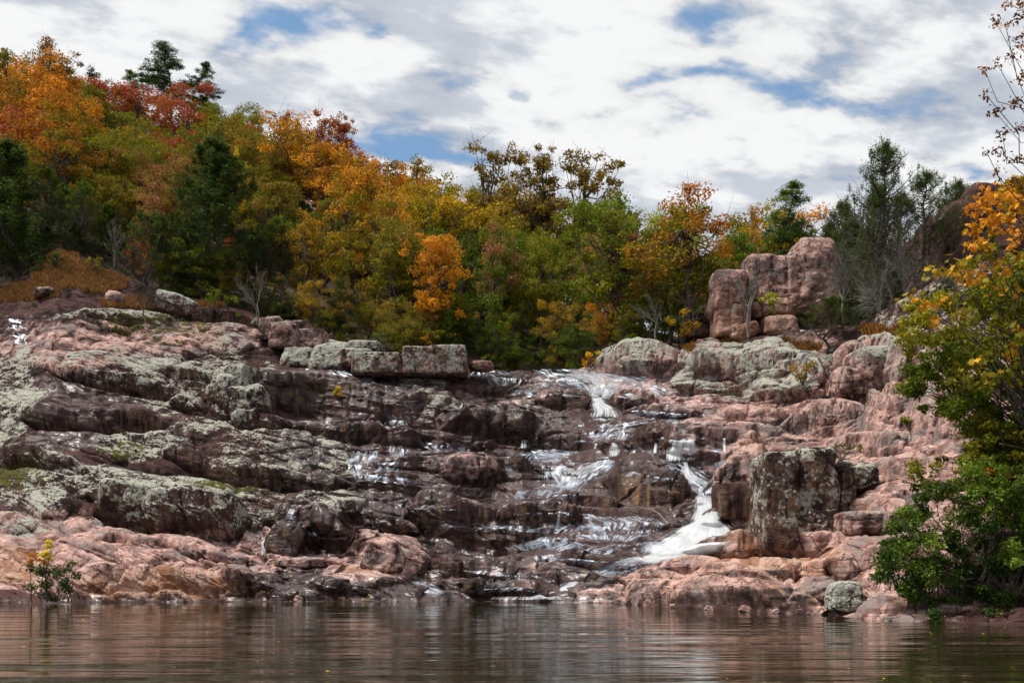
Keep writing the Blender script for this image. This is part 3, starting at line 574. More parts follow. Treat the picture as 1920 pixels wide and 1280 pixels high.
water_thing('waterfall', 'tall thin trickle down the dark rock left of centre stream bend', [dict(sections=[(920, 1052, 1062), (950, 1046, 1054), (995, 1040, 1050)], nu=12, nv=60, lift=.12, cover=.95, seed=11)], FALL, 'waterfall', group=WG)
water_thing('waterfall', 'short white strand on the left side of the curtain fall', [dict(sections=[(832, 1226, 1232), (852, 1222, 1232)], nu=8, nv=20, lift=.16, cover=1.1, seed=12)], FALL, 'waterfall', group=WG)
water_thing('waterfall', 'small cascade over dark boulders at the lower left', [
  dict(sections=[(944, 555, 575, .7), (956, 540, 566, 1), (972, 534, 556, 1), (980, 530, 560, .8)], nu=24, nv=40, lift=.45, cover=.85, seed=13), dict(sections=[(1008, 494, 503), (1045, 490, 502)], nu=12, nv=30, lift=.3, cover=.7, seed=14), dict(sections=[(990, 560, 590, .7), (1010, 575, 605, .8)], nu=20, nv=20, lift=.35, cover=.5, seed=15)], FALL, 'waterfall', group=WG)
water_thing('waterfall', 'low white spill entering the pool at bottom centre', [
  dict(sections=[(1090, 1068, 1096, .7), (1102, 1040, 1090), (1114, 1010, 1078), (1126, 960, 1060, .8)], nu=50, nv=50, lift=.2, cover=1.1, seed=16), dict(sections=[(1121, 900, 1080, .7), (1127, 880, 1090, 1)], nu=90, nv=10, lift=.25, cover=.8, seed=17, edgen=1.)], FALL, 'waterfall', group=WG)
films = [
  [(694, 880, 960, .6), (710, 860, 1010, .7), (724, 880, 1000, .4)], [(844, 1180, 1240, .6), (866, 1170, 1250, .6), (880, 1180, 1260, .5)], [(960, 1060, 1200, .6), (980, 1080, 1260, .7), (1000, 1100, 1250, .6), (1020, 1110, 1200, .6)], [(700, 640, 720, .7), (716, 650, 730, .8), (732, 680, 760, .8), (756, 710, 790, .8)], [(845, 660, 720, .6), (870, 640, 720, .6), (900, 640, 720, .6)],
  [(692, 985, 1100, .5), (706, 1010, 1180, .9), (722, 1060, 1215, 1), (740, 1095, 1160, 1), (750, 1100, 1140, 1)], [(726, 1150, 1240, .7), (745, 1200, 1262, .8), (758, 1236, 1262, .9)],
  [(784, 1092, 1180, .9), (800, 1110, 1200, .9), (815, 1130, 1190, .9), (830, 1138, 1170, 1)], [(786, 1250, 1290, .8), (805, 1240, 1340, .9), (822, 1244, 1330, 1)],
  [(856, 1110, 1180, 1), (872, 1080, 1150, 1), (892, 1050, 1120, 1), (918, 1040, 1080, 1)], [(895, 1270, 1320, .9), (915, 1290, 1350, .9), (932, 1300, 1338, 1)], [(1058, 1140, 1210, .9), (1076, 1100, 1170, .9), (1092, 1070, 1130, 1)],
  [(590, 4, 40, .5), (620, 10, 54, .8), (650, 26, 58, .8), (672, 44, 62, .7), (690, 42, 66, .9), (706, 56, 78, .8), (735, 72, 88, .8), (760, 86, 98, .9), (782, 104, 118, .8)],
  [(812, 110, 150, .6), (842, 130, 160, .6)],
  [(700, 970, 1180, .4), (712, 980, 1240, .8), (730, 990, 1262, .75), (748, 1050, 1270, .7)],
  [(760, 1180, 1262, .5), (785, 1150, 1300, .5), (800, 1120, 1190, .8), (820, 1080, 1170, .7), (832, 1060, 1160, .5)],
  [(790, 1240, 1330, .6), (812, 1230, 1370, .75), (824, 1230, 1380, .7)],
  [(838, 970, 1020, .5), (856, 960, 1190, .75), (872, 1000, 1170, .85), (890, 1010, 1130, .9), (915, 1030, 1100, .8), (930, 1040, 1090, .6)],
  [(868, 1200, 1300, .5), (890, 1240, 1340, .6), (912, 1250, 1370, .6)],
  [(835, 725, 765, .8), (860, 722, 770, .85), (885, 690, 760, .75), (910, 660, 800, .35)],
  [(684, 520, 600, .4), (700, 600, 680, .45), (715, 640, 690, .6)], [(702, 725, 755, .6), (722, 730, 752, .6)], [(735, 690, 745, .7), (752, 700, 775, .7), (768, 760, 800, .5)],
  [(956, 1040, 1250, .45), (975, 1060, 1290, .4)], [(1040, 980, 1080, .4), (1070, 970, 1030, .7), (1090, 960, 1040, .75), (1112, 930, 1020, .6)],
  [(1040, 1180, 1260, .6), (1062, 1120, 1200, .7), (1085, 1070, 1160, .6), (1100, 1040, 1110, .6)],
  [(1090, 740, 800, .4), (1105, 760, 840, .5), (1120, 800, 900, .5)], [(1070, 495, 525, .7), (1090, 500, 530, .5), (1120, 510, 530, .6)],
  [(870, 850, 960, .5), (885, 860, 1000, .35)], [(1020, 1040, 1200, .35), (1035, 1020, 1150, .35)], [(948, 548, 590, .5), (1000, 520, 600, .4)]]
fr_ = random.Random(21)
for i in range(46):
    x, y = fr_.uniform(700, 1380), fr_.uniform(700, 1112)
    if x < 900 and fr_.random() < .5: x += 250
    if x > 1240 and y > 930: x -= 220
    hw, hh_ = fr_.uniform(35, 95), fr_.uniform(6, 13); sl_ = fr_.uniform(-.5, .2) * hw * .4
    films.append([(y - hh_, x - hw * .7 - sl_, x + hw * .7 - sl_, .4), (y, x - hw, x + hw, fr_.uniform(.5, .7)), (y + hh_, x - hw * .8 + sl_, x + hw * .8 + sl_, .4)])
water_thing('stream', 'thin sheets of water running over the rock steps', [dict(sections=f, nu=90, nv=90, lift=.08, cover=1.12, seed=20 + i, edgen=1.2, soft=.75) for i, f in enumerate(films)], FILM, kind='structure')

#@@POOL
def pool():
    m, g = new_mat('pool_water')
    P = g.n('NewGeometry').outputs['Position']
    s = g.n('SeparateXYZ'); g.put(s.inputs[0], P)
    calm = g.ss(s.outputs[1], 14, 36, 1, .30)
    w0 = g.noise(g.map(P, (.045, .42, 0)), 1, 2, .5, .5); w1 = g.noise(g.map(P, (.10, 1.25, 0)), 1, 2, .5, .4); w2 = g.noise(g.map(P, (.25, 3.4, 0), (3, 1, 0)), 1, 3, .5, .2); w3 = g.noise(g.map(P, (.5, 7.5, 0), (3, 1, 0)), 1, 2, .5, .2)
    h = g.m('ADD', g.m('MULTIPLY', w0, 1.1), g.m('ADD', g.m('MULTIPLY', w1, .42), g.m('ADD', g.m('MULTIPLY', w2, .09), g.m('MULTIPLY', w3, .015))))
    b = g.n('BsdfPrincipled'); g.put(b.inputs['Base Color'], (.018, .015, .006)); b.inputs['Roughness'].default_value = .05; b.inputs['IOR'].default_value = 1.33; b.inputs['Specular IOR Level'].default_value = .36; b.inputs['Specular Tint'].default_value = (.62, .60, .54, 1)
    g.put(b.inputs['Normal'], g.bump(g.m('MULTIPLY', h, calm), .10, 1))
    g.out(b.outputs[0])
    V = np.array([(-90, -30, 0), (90, -30, 0), (90, 75, 0), (-90, 75, 0)], float)
    link('water', make_mesh('water', V, np.array([[0, 1, 2, 3]]), mat=m), kind='structure', label='dark rippled pool at the foot of the falls')
pool()

#@@GROUND
# ------------------------------------------------------------------ wooded hill
RIDGE = [(-600, 20), (-200, 25), (0, 95), (100, 120), (200, 165), (400, 175), (500, 205), (600, 255), (700, 320), (850, 352), (1000, 392), (1150, 440), (1280, 468), (1500, 475), (1700, 470), (1950, 470), (2600, 430)]
RIDGEY = [(-600, 130), (0, 128), (400, 122), (700, 112), (1000, 106), (1300, 98), (1600, 92), (1950, 90), (2600, 90)]
TH = 8.5
def ground_z(x, y):
    q = x / y * F + HX
    yt = interp(q, RIMY) + .5; zt = EYE + (HY - interp(q, RIM)) / F * interp(q, RIMY) - .6
    yg = interp(q, RIDGEY); zg = EYE + (HY - interp(q, RIDGE)) / F * yg - TH
    t = (y - yt) / (yg - yt)
    z = zt + (zg - zt) * np.clip(t, -.2, 1)
    return z - np.clip(y - yg, 0, 400) * .18 - 1.2 * (1 - sstep(-.02, .06, t))
gp = np.linspace(-2600, 4600, 300)[None]; gt = np.concatenate([np.linspace(0, 1, 70), 1 + np.linspace(.03, 2.0, 30) ** 1.5 * 2])[:, None]
gy = interp(gp, RIMY) + (interp(gp, RIDGEY) - interp(gp, RIMY)) * gt
gx = (gp - HX) / F * gy
gz = ground_z(gx, gy) + .5 * fbm(gx * .2, gy * .2, 0 * gx, 3, 4) * sstep(0, .1, gt)
link('ground', make_mesh('ground', np.stack([gx, gy, gz], -1).reshape(-1, 3), grid_faces(*gx.shape), mat=SOIL), kind='structure', label='leaf-strewn hillside under the trees')
bx = np.array([(-400, -300, -1.8), (400, -300, -1.8), (400, 120, -1.8), (-400, 120, -1.8)], float)
link('pool_bed', make_mesh('pool_bed', bx, np.array([[0, 1, 2, 3]]), mat=SOIL), kind='structure')

#@@TREES
# ------------------------------------------------------------------ trees
STAR = np.array([(0, -.5), (.16, -.2), (.48, -.28), (.30, .02), (.55, .30), (.2, .22), (0, .6), (-.2, .22), (-.55, .30), (-.30, .02), (-.48, -.28), (-.16, -.2)])
LEAFLET = np.array([(0, -.5), (.28, -.05), (.05, .5), (-.25, .05)])
def leaves(C, size, nrm, rndv, shape=LEAFLET, seed=0, aspect=1.0):
    """one flat leaf per row of C"""
    r = np.random.default_rng(seed); n = len(C); k = len(shape)
    N_ = nrm / (np.linalg.norm(nrm, axis=1)[:, None] + 1e-6)
    a = r.normal(size=(n, 3)); A = np.cross(N_, a); A /= np.linalg.norm(A, axis=1)[:, None] + 1e-6; B = np.cross(N_, A)
    V = C[:, None] + size[:, None, None] * (shape[None, :, 0, None] * A[:, None] * aspect + shape[None, :, 1, None] * B[:, None])
    if k > 6:                                     # fold big leaves a little
        V += size[:, None, None] * .18 * np.abs(shape[None, :, 0, None]) * N_[:, None]
    return V.reshape(-1, 3), np.arange(n * k).reshape(n, k), np.repeat(rndv, k, 0)
def cloud(clumps, seed, leaf=(.14, .26), shape=LEAFLET, updir=.5, hmin=None, hmax=None, aspect=1., shell=.45):
    """clumps: (x, y, z, r, flat, n, value)"""
    r = np.random.default_rng(seed); Cs, Ns, Rs, Sz = [], [], [], []
    cl = np.array(clumps); z0 = cl[:, 2].min() if hmin is None else hmin; z1 = cl[:, 2].max() if hmax is None else hmax
    for x, y, z, rad, fl, n, val in clumps:
        n = int(n); d = r.normal(size=(n, 3)); d /= np.linalg.norm(d, axis=1)[:, None]
        rr = rad * (shell + (1 - shell) * r.random(n)) ** .8
        rr *= 1 + .35 * np.sin(d[:, 0] * 5 + seed) * np.cos(d[:, 1] * 4 + z)
        p = d * rr[:, None] * np.array([1, 1, fl])
        Cs.append(p + (x, y, z)); Ns.append(d * .6 + r.normal(size=(n, 3)) * .6 + (0, 0, updir))
        Rs.append(np.stack([r.random(n), np.full(n, val), np.clip(((z + p[:, 2]) - z0) / (z1 - z0 + .01), 0, 1)], -1)); Sz.append(r.uniform(*leaf, n))
    return leaves(np.concatenate(Cs), np.concatenate(Sz), np.concatenate(Ns), np.concatenate(Rs), shape, seed, aspect)
def limb(a, b, r, sag=.1, n=6, rg=None):
    t = np.linspace(0, 1, n)[:, None]; L = np.linalg.norm(np.array(b) - a)
    p = np.array(a) * (1 - t) + np.array(b) * t; p[:, 2] += np.sin(t[:, 0] * np.pi) * L * sag
    if rg is not None: p[1:-1] += rg.normal(size=(n - 2, 3)) * L * .03
    return p
def broadleaf(seed, H=10., Wd=7., dens=1., base=.12, nclump=88, leafn=125, sparse=False):
    r = np.random.default_rng(seed); T = Tubes()
    top = np.array([r.normal() * .4, r.normal() * .4, H * .86])
    tr = limb((0, 0, -.6), top, 0, 0, 9, r); T.add(tr, np.linspace(.20, .03, 9) * H / 10, 7)
    cl = []; lobes = [(r.uniform(-1, 1) * Wd * .26, r.uniform(-1, 1) * Wd * .26, H * r.uniform(.30, .86), Wd * r.uniform(.22, .36)) for _ in range(9)]
    lobes.append((0, 0, H * .88, Wd * .2)); lobes.append((0, 0, H * .6, Wd * .36))
    for i in range(nclump):
        lx, ly, lz, lr = lobes[i % len(lobes)]
        d = r.normal(size=3); d /= np.linalg.norm(d); q = np.array([lx, ly, lz]) + d * lr * (r.uniform(.15, 1.15) if sparse else r.uniform(.6, 1.1)) * np.array([1, 1, .8])
        q[2] = max(q[2], H * base + r.random() * .8)
        rad = r.uniform(.42, .95) * Wd / 7 * (.72 if sparse else 1)
        cl.append((*q, rad, r.uniform(.45, .75), leafn * dens * r.uniform(.6, 1.3) * rad / .7, r.random()))
        if i % 2 == 0 or sparse:
            k = r.integers(3, 8); st = tr[k]; T.add(limb(st, q, 0, -.06, 5, r), np.linspace(.055, .012, 5) * H / 10 * (1.2 if not sparse else .9), 4)
            if sparse or i % 4 == 0:
                for _ in range(4):
                    e = q + r.normal(size=3) * rad * .9; T.add(limb(q, e, 0, .05, 3), (.014, .01, .006), 3)
    V, Q, A = cloud(cl, seed)
    return make_mesh('crown', V, Q, attrs={'leafc': A}, smooth=False, mat=LEAF), T.mesh('trunk', BARK)
def pine(seed, H=14., Wd=7., bare=.3, droop=.0, tuft=1.0):
    r = np.random.default_rng(seed); T = Tubes()
    tr = limb((0, 0, -.6), (r.normal() * .3, 0, H), 0, 0, 10, r); T.add(tr, np.linspace(.2, .03, 10) * H / 14, 7)
    cl = []; z = H * bare
    while z < H * .99:
        t = (z / H - bare) / (1 - bare); L = Wd / 2 * (1 - t) ** .62 * (.55 + .45 * min(1, t * 5))
        for _ in range(r.integers(3, 6)):
            a = r.random() * 6.283; l = L * r.uniform(.55, 1.15) + .25
            st = np.array([np.interp(z, tr[:, 2], tr[:, 0]), np.interp(z, tr[:, 2], tr[:, 1]), z]); e = st + np.array([math.cos(a) * l, math.sin(a) * l, l * (.12 - droop)])
            T.add(limb(st, e, 0, .05, 4), np.linspace(.04, .012, 4), 4)
            for k in np.linspace(.35, 1, max(2, int(l / .55))):
                q = st + (e - st) * k + r.normal(size=3) * .16
                cl.append((*q, r.uniform(.42, .72) * tuft, .55, 105, r.random()))
        z += H * .045 * r.uniform(.7, 1.2)
    V, Q, A = cloud(cl, seed, leaf=(.16, .34), updir=.1, aspect=.45, shell=.2)
    return make_mesh('crown', V, Q, attrs={'leafc': A}, smooth=False, mat=LEAF), T.mesh('trunk', BARK)
def cedar(seed, H=9., Wd=4.5, bare=.08, dead=0., n=70, leafn=90, lf=(.07, .15)):
    """eastern juniper: upswept plumes round a straight stem"""
    r = np.random.default_rng(seed); T = Tubes()
    tr = limb((0, 0, -.6), (r.normal() * .25, 0, H * .97), 0, 0, 9, r); T.add(tr, np.linspace(.17, .02, 9) * H / 9, 7)
    cl = []
    for i in range(n):
        t = r.random() ** .8; z = H * (bare + (.9 - bare) * t); L = Wd / 2 * (1 - t) ** .7 * r.uniform(.6, 1.15) + .15
        a = r.random() * 6.283; st = np.array([np.interp(z, tr[:, 2], tr[:, 0]), np.interp(z, tr[:, 2], tr[:, 1]), z])
        e = st + np.array([math.cos(a) * L, math.sin(a) * L, L * r.uniform(.25, .8)])
        T.add(limb(st, e, 0, -.08, 4), np.linspace(.035, .01, 4), 3)
        if t < dead and r.random() < .85:
            for _ in range(9):
                k = r.uniform(.3, 1); q = st + (e - st) * k; f = q + r.normal(size=3) * (.55, .55, .35) + (e - st) * .2; T.add(limb(q, f, 0, .1, 3), (.014, .009, .004), 3)
            continue
        for k in (.5, .8, 1.05):
            q = st + (e - st) * k; cl.append((*q, r.uniform(.16, .34) * (1.25 - .5 * k), 1.7, leafn * .75, r.random()))
    cl.append((tr[-1][0], tr[-1][1], H * .93, .3, 2., 70, .5))
    V, Q, A = cloud(cl, seed, leaf=lf, updir=.7, aspect=.5, shell=.15)
    return make_mesh('crown', V, Q, attrs={'leafc': A}, smooth=False, mat=LEAF), T.mesh('trunk', BARK)
def bare_tree(seed, H=5., spread=.5, mat=None, levels=4, lean=0., twigs=3):
    r = np.random.default_rng(seed); T = Tubes()
    def grow(p, d, L, rad, lev):
        e = p + d * L; m = (p + e) / 2 + r.normal(size=3) * L * .06
        T.add([p, m, e], (rad, rad * .8, rad * .6), 5 if lev > 2 else 3)
        if lev == 0: return
        for _ in range(twigs if lev < levels else twigs + 1):
            k = r.uniform(.35, 1); nd = d + r.normal(size=3) * spread + (0, 0, .15); nd /= np.linalg.norm(nd)
            grow(p + (e - p) * k, nd, L * r.uniform(.5, .75), max(rad * .5, .006), lev - 1)
        nd = d + r.normal(size=3) * .15; nd /= np.linalg.norm(nd); grow(e, nd, L * .75, rad * .6, lev - 1)
    d = np.array([lean, 0, 1.]); d /= np.linalg.norm(d)
    grow(np.array([0, 0, -.2]), d, H * .36, H * .017, levels)
    return T.mesh('trunk', mat or PALE)
print('gens', time.time() - T0)

TINT = dict(olive=(.19, .18, .012), green=(.125, .175, .013), darkgreen=(.035, .065, .012), gold=(.42, .25, .012), orange=(.56, .235, .014), rust=(.37, .125, .014), red=(.34, .075, .045), brown=(.23, .15, .02), yellow=(.66, .44, .02), lime=(.32, .33, .018), pinkish=(.34, .15, .06), tan=(.30, .20, .07), juniper=(.040, .070, .013), dusty=(.085, .115, .022))
WORD = dict(olive='olive-green', green='green', darkgreen='dark green', gold='golden', orange='orange', rust='rust-coloured', red='red', brown='brown', yellow='yellow', lime='yellow-green', pinkish='pink-tipped', tan='tan', juniper='dark green', dusty='grey-green')
BL = [broadleaf(s_, H=10, Wd=w_) for s_, w_ in ((11, 7.5), (12, 6.5), (13, 8), (14, 6), (15, 7), (16, 7.5))]
SPARSE = [broadleaf(s_, H=10, Wd=6.5, base=.34, nclump=150, leafn=120, sparse=True) for s_ in (21, 22, 23)]
PINE = [pine(31, 14, 7), pine(32, 14, 6, bare=.35)]
CEDAR = [cedar(41, 9, 4.8, n=170, leafn=100, lf=(.09, .19)), cedar(42, 9, 4.2, n=150, leafn=100, lf=(.09, .19)), cedar(43, 9, 6.5, bare=.1, dead=.62, n=130), cedar(44, 9, 7.5, bare=.05, dead=.35, n=120)]
KIND = dict(broad=(BL, 10, 'broadleaf_tree', 'tree'), sparse=(SPARSE, 10, 'broadleaf_tree', 'tree'), pine=(PINE, 14, 'pine_tree', 'pine'), cedar=(CEDAR, 9, 'cedar_tree', 'cedar'))
TREES = []
def tree(kind, x, y, z, H, tint, tint2, var=0, rot=0., wide=1., label=None, group=None):
    pool_, h0, nm, cat = KIND[kind]
    cr, tk = pool_[var % len(pool_)]; sc = H / h0
    e = link(nm, None, loc=(x, y, z), category=cat, label=label, group=group); e.rotation_euler.z = rot; e.scale = (sc * wide, sc * wide, sc)
    c = link('crown', cr, e); k = link('trunk', tk, e)
    c1 = TINT[tint] if isinstance(tint, str) else tint; c2 = TINT[tint2] if isinstance(tint2, str) else tint2
    c.color = (*c1, 1); c['tint2'] = [float(v) for v in c2]
    return e
# kind, x, top y, base y, distance, width factor, tint, tint2, variant, label
HAND = [
 ('pine', 315, 86, 210, 118, 1.6, 'darkgreen', 'darkgreen', 0, 'tall dark pine standing clear on the left ridge'),
 ('pine', 384, 120, 225, 120, 1.15, 'darkgreen', 'darkgreen', 1, 'narrower dark pine just right of the tall ridge pine'),
 ('pine', 248, 136, 230, 119, 1.1, 'darkgreen', 'green', 1, 'shorter pine on the left ridge, left of the tall pine'),
 ('broad', 178, 136, 250, 116, .8, 'darkgreen', 'darkgreen', 3, 'rounded very dark green tree on the left ridge between orange trees and pines'),
 ('pine', 558, 226, 320, 118, .6, 'darkgreen', 'darkgreen', 0, 'small dark pine tip poking above the ridge left of the red sparse tree'),
 ('sparse', 606, 208, 400, 100, .75, 'red', 'rust', 0, 'sparse red twiggy tree standing above the ridge'),
 ('sparse', 642, 222, 400, 101, .7, 'rust', 'red', 1, 'rust-red sparse tree just right of the twiggy red one on the ridge'),
 ('broad', 612, 270, 440, 95, .6, 'rust', 'orange', 1, 'rust-orange tree under the sparse red trees on the ridge'),
 ('broad', 96, 120, 330, 100, .8, 'rust', 'orange', 0, 'tallest burnt orange tree high on the left hillside'),
 ('broad', 40, 150, 330, 98, .8, 'brown', 'orange', 2, 'orange-brown tree at the left edge of the hillside'),
 ('broad', 165, 190, 330, 96, .8, 'olive', 'orange', 4, 'orange-tipped tree right of the burnt orange pair on the left hillside'),
 ('sparse', 90, 80, 260, 112, .9, 'brown', 'pinkish', 2, 'thin russet tree rising above the ridge near the left edge'),
 ('cedar', 405, 250, 585, 76, 1.35, 'juniper', 'dusty', 0, 'large dark green cedar with pointed top left of the bare white sapling'),
 ('cedar', 20, 250, 560, 75.5, 1.6, 'juniper', 'dusty', 1, 'huge dark cedar at the left edge above the red grass'),
 ('cedar', 140, 390, 505, 77, 1.0, 'juniper', 'dusty', 0, 'short cedar behind the top of the red grass'),
 ('cedar', 275, 385, 555, 74, 1.25, 'juniper', 'dusty', 3, 'spreading green cedar behind the dark leaning shrub'),
 ('cedar', 345, 420, 570, 75, 1.1, 'juniper', 'dusty', 1, 'low cedar right of the leaning shrub on the rock rim'),
 ('broad', 270, 295, 440, 86, .9, 'brown', 'pinkish', 5, 'rounded pink-brown tree in the middle of the left hillside'),
 ('broad', 444, 285, 420, 84, .35, 'yellow', 'yellow', 3, 'narrow bright yellow tree beside the large dark cedar'),
 ('broad', 650, 335, 660, 80, .75, 'olive', 'orange', 0, 'wide golden-orange tree above the rocks left of the bright orange sycamore'),
 ('broad', 575, 400, 640, 76, .7, 'brown', 'gold', 1, 'olive-gold tree rising from the rim right of the bare white sapling'),
 ('broad', 720, 370, 660, 78, .6, 'olive', 'orange', 2, 'golden-olive tree directly left of the bright orange sycamore'),
 ('broad', 812, 446, 690, 71.0, .78, 'orange', 'orange', 1, 'bright orange sycamore standing out in front of the green woods'),
 ('sparse', 922, 266, 560, 88, .85, 'brown', 'brown', 0, 'airy brown-leaved tree silhouetted on the skyline, leftmost of the three'),
 ('sparse', 1010, 280, 560, 89, .8, 'brown', 'brown', 1, 'airy brown-leaved tree silhouetted on the skyline, middle of the three'),
 ('sparse', 1095, 290, 560, 88, .9, 'brown', 'brown', 2, 'airy brown-leaved tree silhouetted on the skyline, rightmost of the three'),
 ('broad', 930, 418, 700, 73, .55, 'green', 'pinkish', 4, 'tall green tree with pink tips right of the bright orange sycamore'),
 ('broad', 1015, 440, 705, 74, .6, 'olive', 'olive', 5, 'tall olive tree behind the lip, between the pink-tipped trees'),
 ('broad', 1110, 440, 690, 73, .6, 'green', 'pinkish', 0, 'green tree with salmon-red top beside the right end of the lip'),
 ('broad', 1045, 570, 712, 70.5, .8, 'brown', 'gold', 2, 'low gold-brown tree with dark trunk right behind the lip of the falls'),
 ('broad', 955, 590, 712, 70.5, .8, 'green', 'olive', 3, 'low green tree directly behind the lip of the falls'),
 ('broad', 1148, 560, 690, 70, .5, 'rust', 'orange', 3, 'small rust-red tree just left of the pale right rim rocks'),
 ('broad', 868, 560, 700, 71.5, .8, 'darkgreen', 'olive', 5, 'dark olive tree behind the square lichened block'),
 ('broad', 640, 520, 665, 72, .8, 'darkgreen', 'brown', 4, 'dark brown-green low tree behind the flat lichened rock'),
 ('broad', 580, 530, 640, 72, .6, 'brown', 'gold', 2, 'low gold-brown sapling growing behind the blocky outcrop'),
 ('sparse', 1180, 420, 600, 76, .8, 'pinkish', 'red', 1, 'thin pink-red tree above the right end of the lip'),
 ('broad', 1232, 405, 600, 82, .7, 'lime', 'lime', 2, 'bright yellow-green tree on the right part of the skyline'),
 ('broad', 1285, 440, 600, 78, .6, 'brown', 'rust', 3, 'rust-red tree behind the bare white trunk on the right rim'),
 ('broad', 1300, 480, 640, 70, .9, 'green', 'green', 0, 'green tree to the left of the red crag'),
 ('broad', 1225, 500, 640, 69, .8, 'green', 'darkgreen', 1, 'dark green tree behind the bare white trunk on the right rim'),
 ('cedar', 1160, 362, 470, 90, .7, 'juniper', 'dusty', 1, 'slim green conifer tip on the skyline right of the three airy trees'),
 ('cedar', 1183, 388, 470, 92, .7, 'juniper', 'dusty', 0, 'smaller slim conifer tip beside the first, on the skyline'),
 ('broad', 1378, 415, 560, 72, .8, 'green', 'green', 5, 'green tree behind the left shoulder of the red crag'),
 ('broad', 1415, 392, 520, 74, .4, 'orange', 'gold', 3, 'small orange tree behind the red crag'),
 ('pine', 1482, 352, 530, 70, 1.2, 'darkgreen', 'green', 1, 'dark bushy pine behind the top of the red crag'),
 ('cedar', 1598, 400, 560, 68, .9, 'juniper', 'dusty', 0, 'green cedar behind the right shoulder of the red crag'),
 ('cedar', 1655, 250, 640, 56, .78, 'juniper', 'dusty', 2, 'tallest cedar on the right rim with bare grey lower limbs'),
 ('cedar', 1728, 312, 590, 57, .9, 'juniper', 'dusty', 3, 'second tall cedar on the right rim, next to the dark cliff'),
 ('cedar', 1548, 548, 672, depth_at(1548, 670) - .3, 1.75, 'juniper', 'dusty', 3, 'low spreading green cedar hanging over the lichened right rim'),
 ('cedar', 1650, 470, 660, 60, 1.0, 'juniper', 'dusty', 1, 'mid-sized cedar between the crag and the tallest cedar'),
]
hand_pos = []
for i, (kd, x, yt, yb, Yd, wd, t1, t2, var, lab) in enumerate(HAND):
    X = (x - HX) / F * Yd; zb = float(ground_z(np.array(X), np.array(Yd * 1.)))
    ztop = EYE + (HY - yt) / F * Yd; zpx = EYE + (HY - yb) / F * Yd
    zb = min(zb, ztop - 3); zb = zpx if Yd < 60 else max(zb, zpx - 2)
    Hh = ztop - zb
    fac = dict(broad=10, sparse=10, pine=14, cedar=9)[kd] / Hh
    e = tree(kd, X, Yd, zb, Hh * 1.02, t1, t2, var, (i * 1.7) % 6.28, wide=wd * (1 if Hh < 13 else 1), label=lab)
    hand_pos.append((X, Yd, (yt + yb) / 2, x, lab, 2.2 if Hh < 12 else 2.6))
PAL = [(60, 200, 'rust', 'orange'), (30, 290, 'olive', 'rust'), (10, 120, 'olive', 'brown'), (150, 140, 'green', 'olive'), (130, 250, 'olive', 'rust'), (0, 350, 'green', 'darkgreen'), (60, 420, 'darkgreen', 'green'), (170, 260, 'olive', 'olive'), (100, 340, 'olive', 'olive'), (250, 240, 'olive', 'olive'), (200, 400, 'brown', 'olive'),
 (330, 250, 'green', 'olive'), (420, 190, 'olive', 'lime'), (300, 370, 'brown', 'pinkish'), (330, 440, 'green', 'olive'), (470, 230, 'olive', 'olive'), (520, 270, 'olive', 'brown'), (560, 330, 'brown', 'olive'), (490, 340, 'olive', 'brown'), (500, 450, 'brown', 'green'), (520, 550, 'darkgreen', 'brown'), (620, 330, 'rust', 'orange'),
 (680, 300, 'green', 'darkgreen'), (700, 360, 'brown', 'orange'), (760, 340, 'green', 'orange'), (830, 330, 'green', 'olive'), (800, 400, 'olive', 'gold'), (880, 380, 'green', 'olive'), (760, 560, 'olive', 'brown'), (860, 500, 'green', 'darkgreen'), (960, 400, 'olive', 'gold'), (1000, 470, 'green', 'olive'), (1060, 400, 'olive', 'olive'), (1100, 420, 'olive', 'pinkish'), (1150, 430, 'olive', 'green'), (1130, 520, 'olive', 'pinkish'), (900, 620, 'darkgreen', 'green'), (1000, 620, 'green', 'darkgreen'), (1240, 430, 'lime', 'green'), (1300, 420, 'olive', 'rust'), (1200, 520, 'green', 'brown'), (1350, 430, 'green', 'lime'), (1420, 430, 'green', 'gold'), (1500, 420, 'darkgreen', 'green'), (1600, 430, 'green', 'darkgreen'), (1720, 430, 'darkgreen', 'green')]
FILL = []
r = random.Random(5)
row = 0; Yq = 0.
for row in range(13):
    t = (.05 + row * .081)
    n = 0; q = -170 + (row % 2) * 40 + r.uniform(-20, 20)
    while q < 2080:
        Yd = float(interp(q, RIMY) + 1.0 + (interp(q, RIDGEY) - interp(q, RIMY)) * t + r.uniform(-1.3, 1.3))
        step = 4.3 / Yd * F * r.uniform(.85, 1.2)
        X = (q - HX) / F * Yd
        ok = all((X - h[0]) ** 2 + ((Yd - h[1]) * .8) ** 2 > h[5] ** 2 for h in hand_pos)
        if t < .09 and (70 < q < 230): ok = False
        if q > 1690 and t < .5: ok = False
        if 1310 < q < 1640 and Yd < 67.5: ok = False
        if ok: FILL.append((q, X, Yd, t))
        q += step
q = 250
while q < 1290:
    Yd = float(interp(q, RIMY)) + r.uniform(1.2, 3.2)
    FILL.append((q, (q - HX) / F * Yd, Yd, .01)); q += r.uniform(22, 52)
for q in (-60, 10, 60, 40, 95, 150, 200, 240, 120, 30, 300, 340, 380, 430, 470, 510):
    Yd = float(interp(q, RIMY)) + r.uniform(3, 9); FILL.append((q + r.uniform(-12, 12), (q - HX) / F * Yd, Yd, .02))
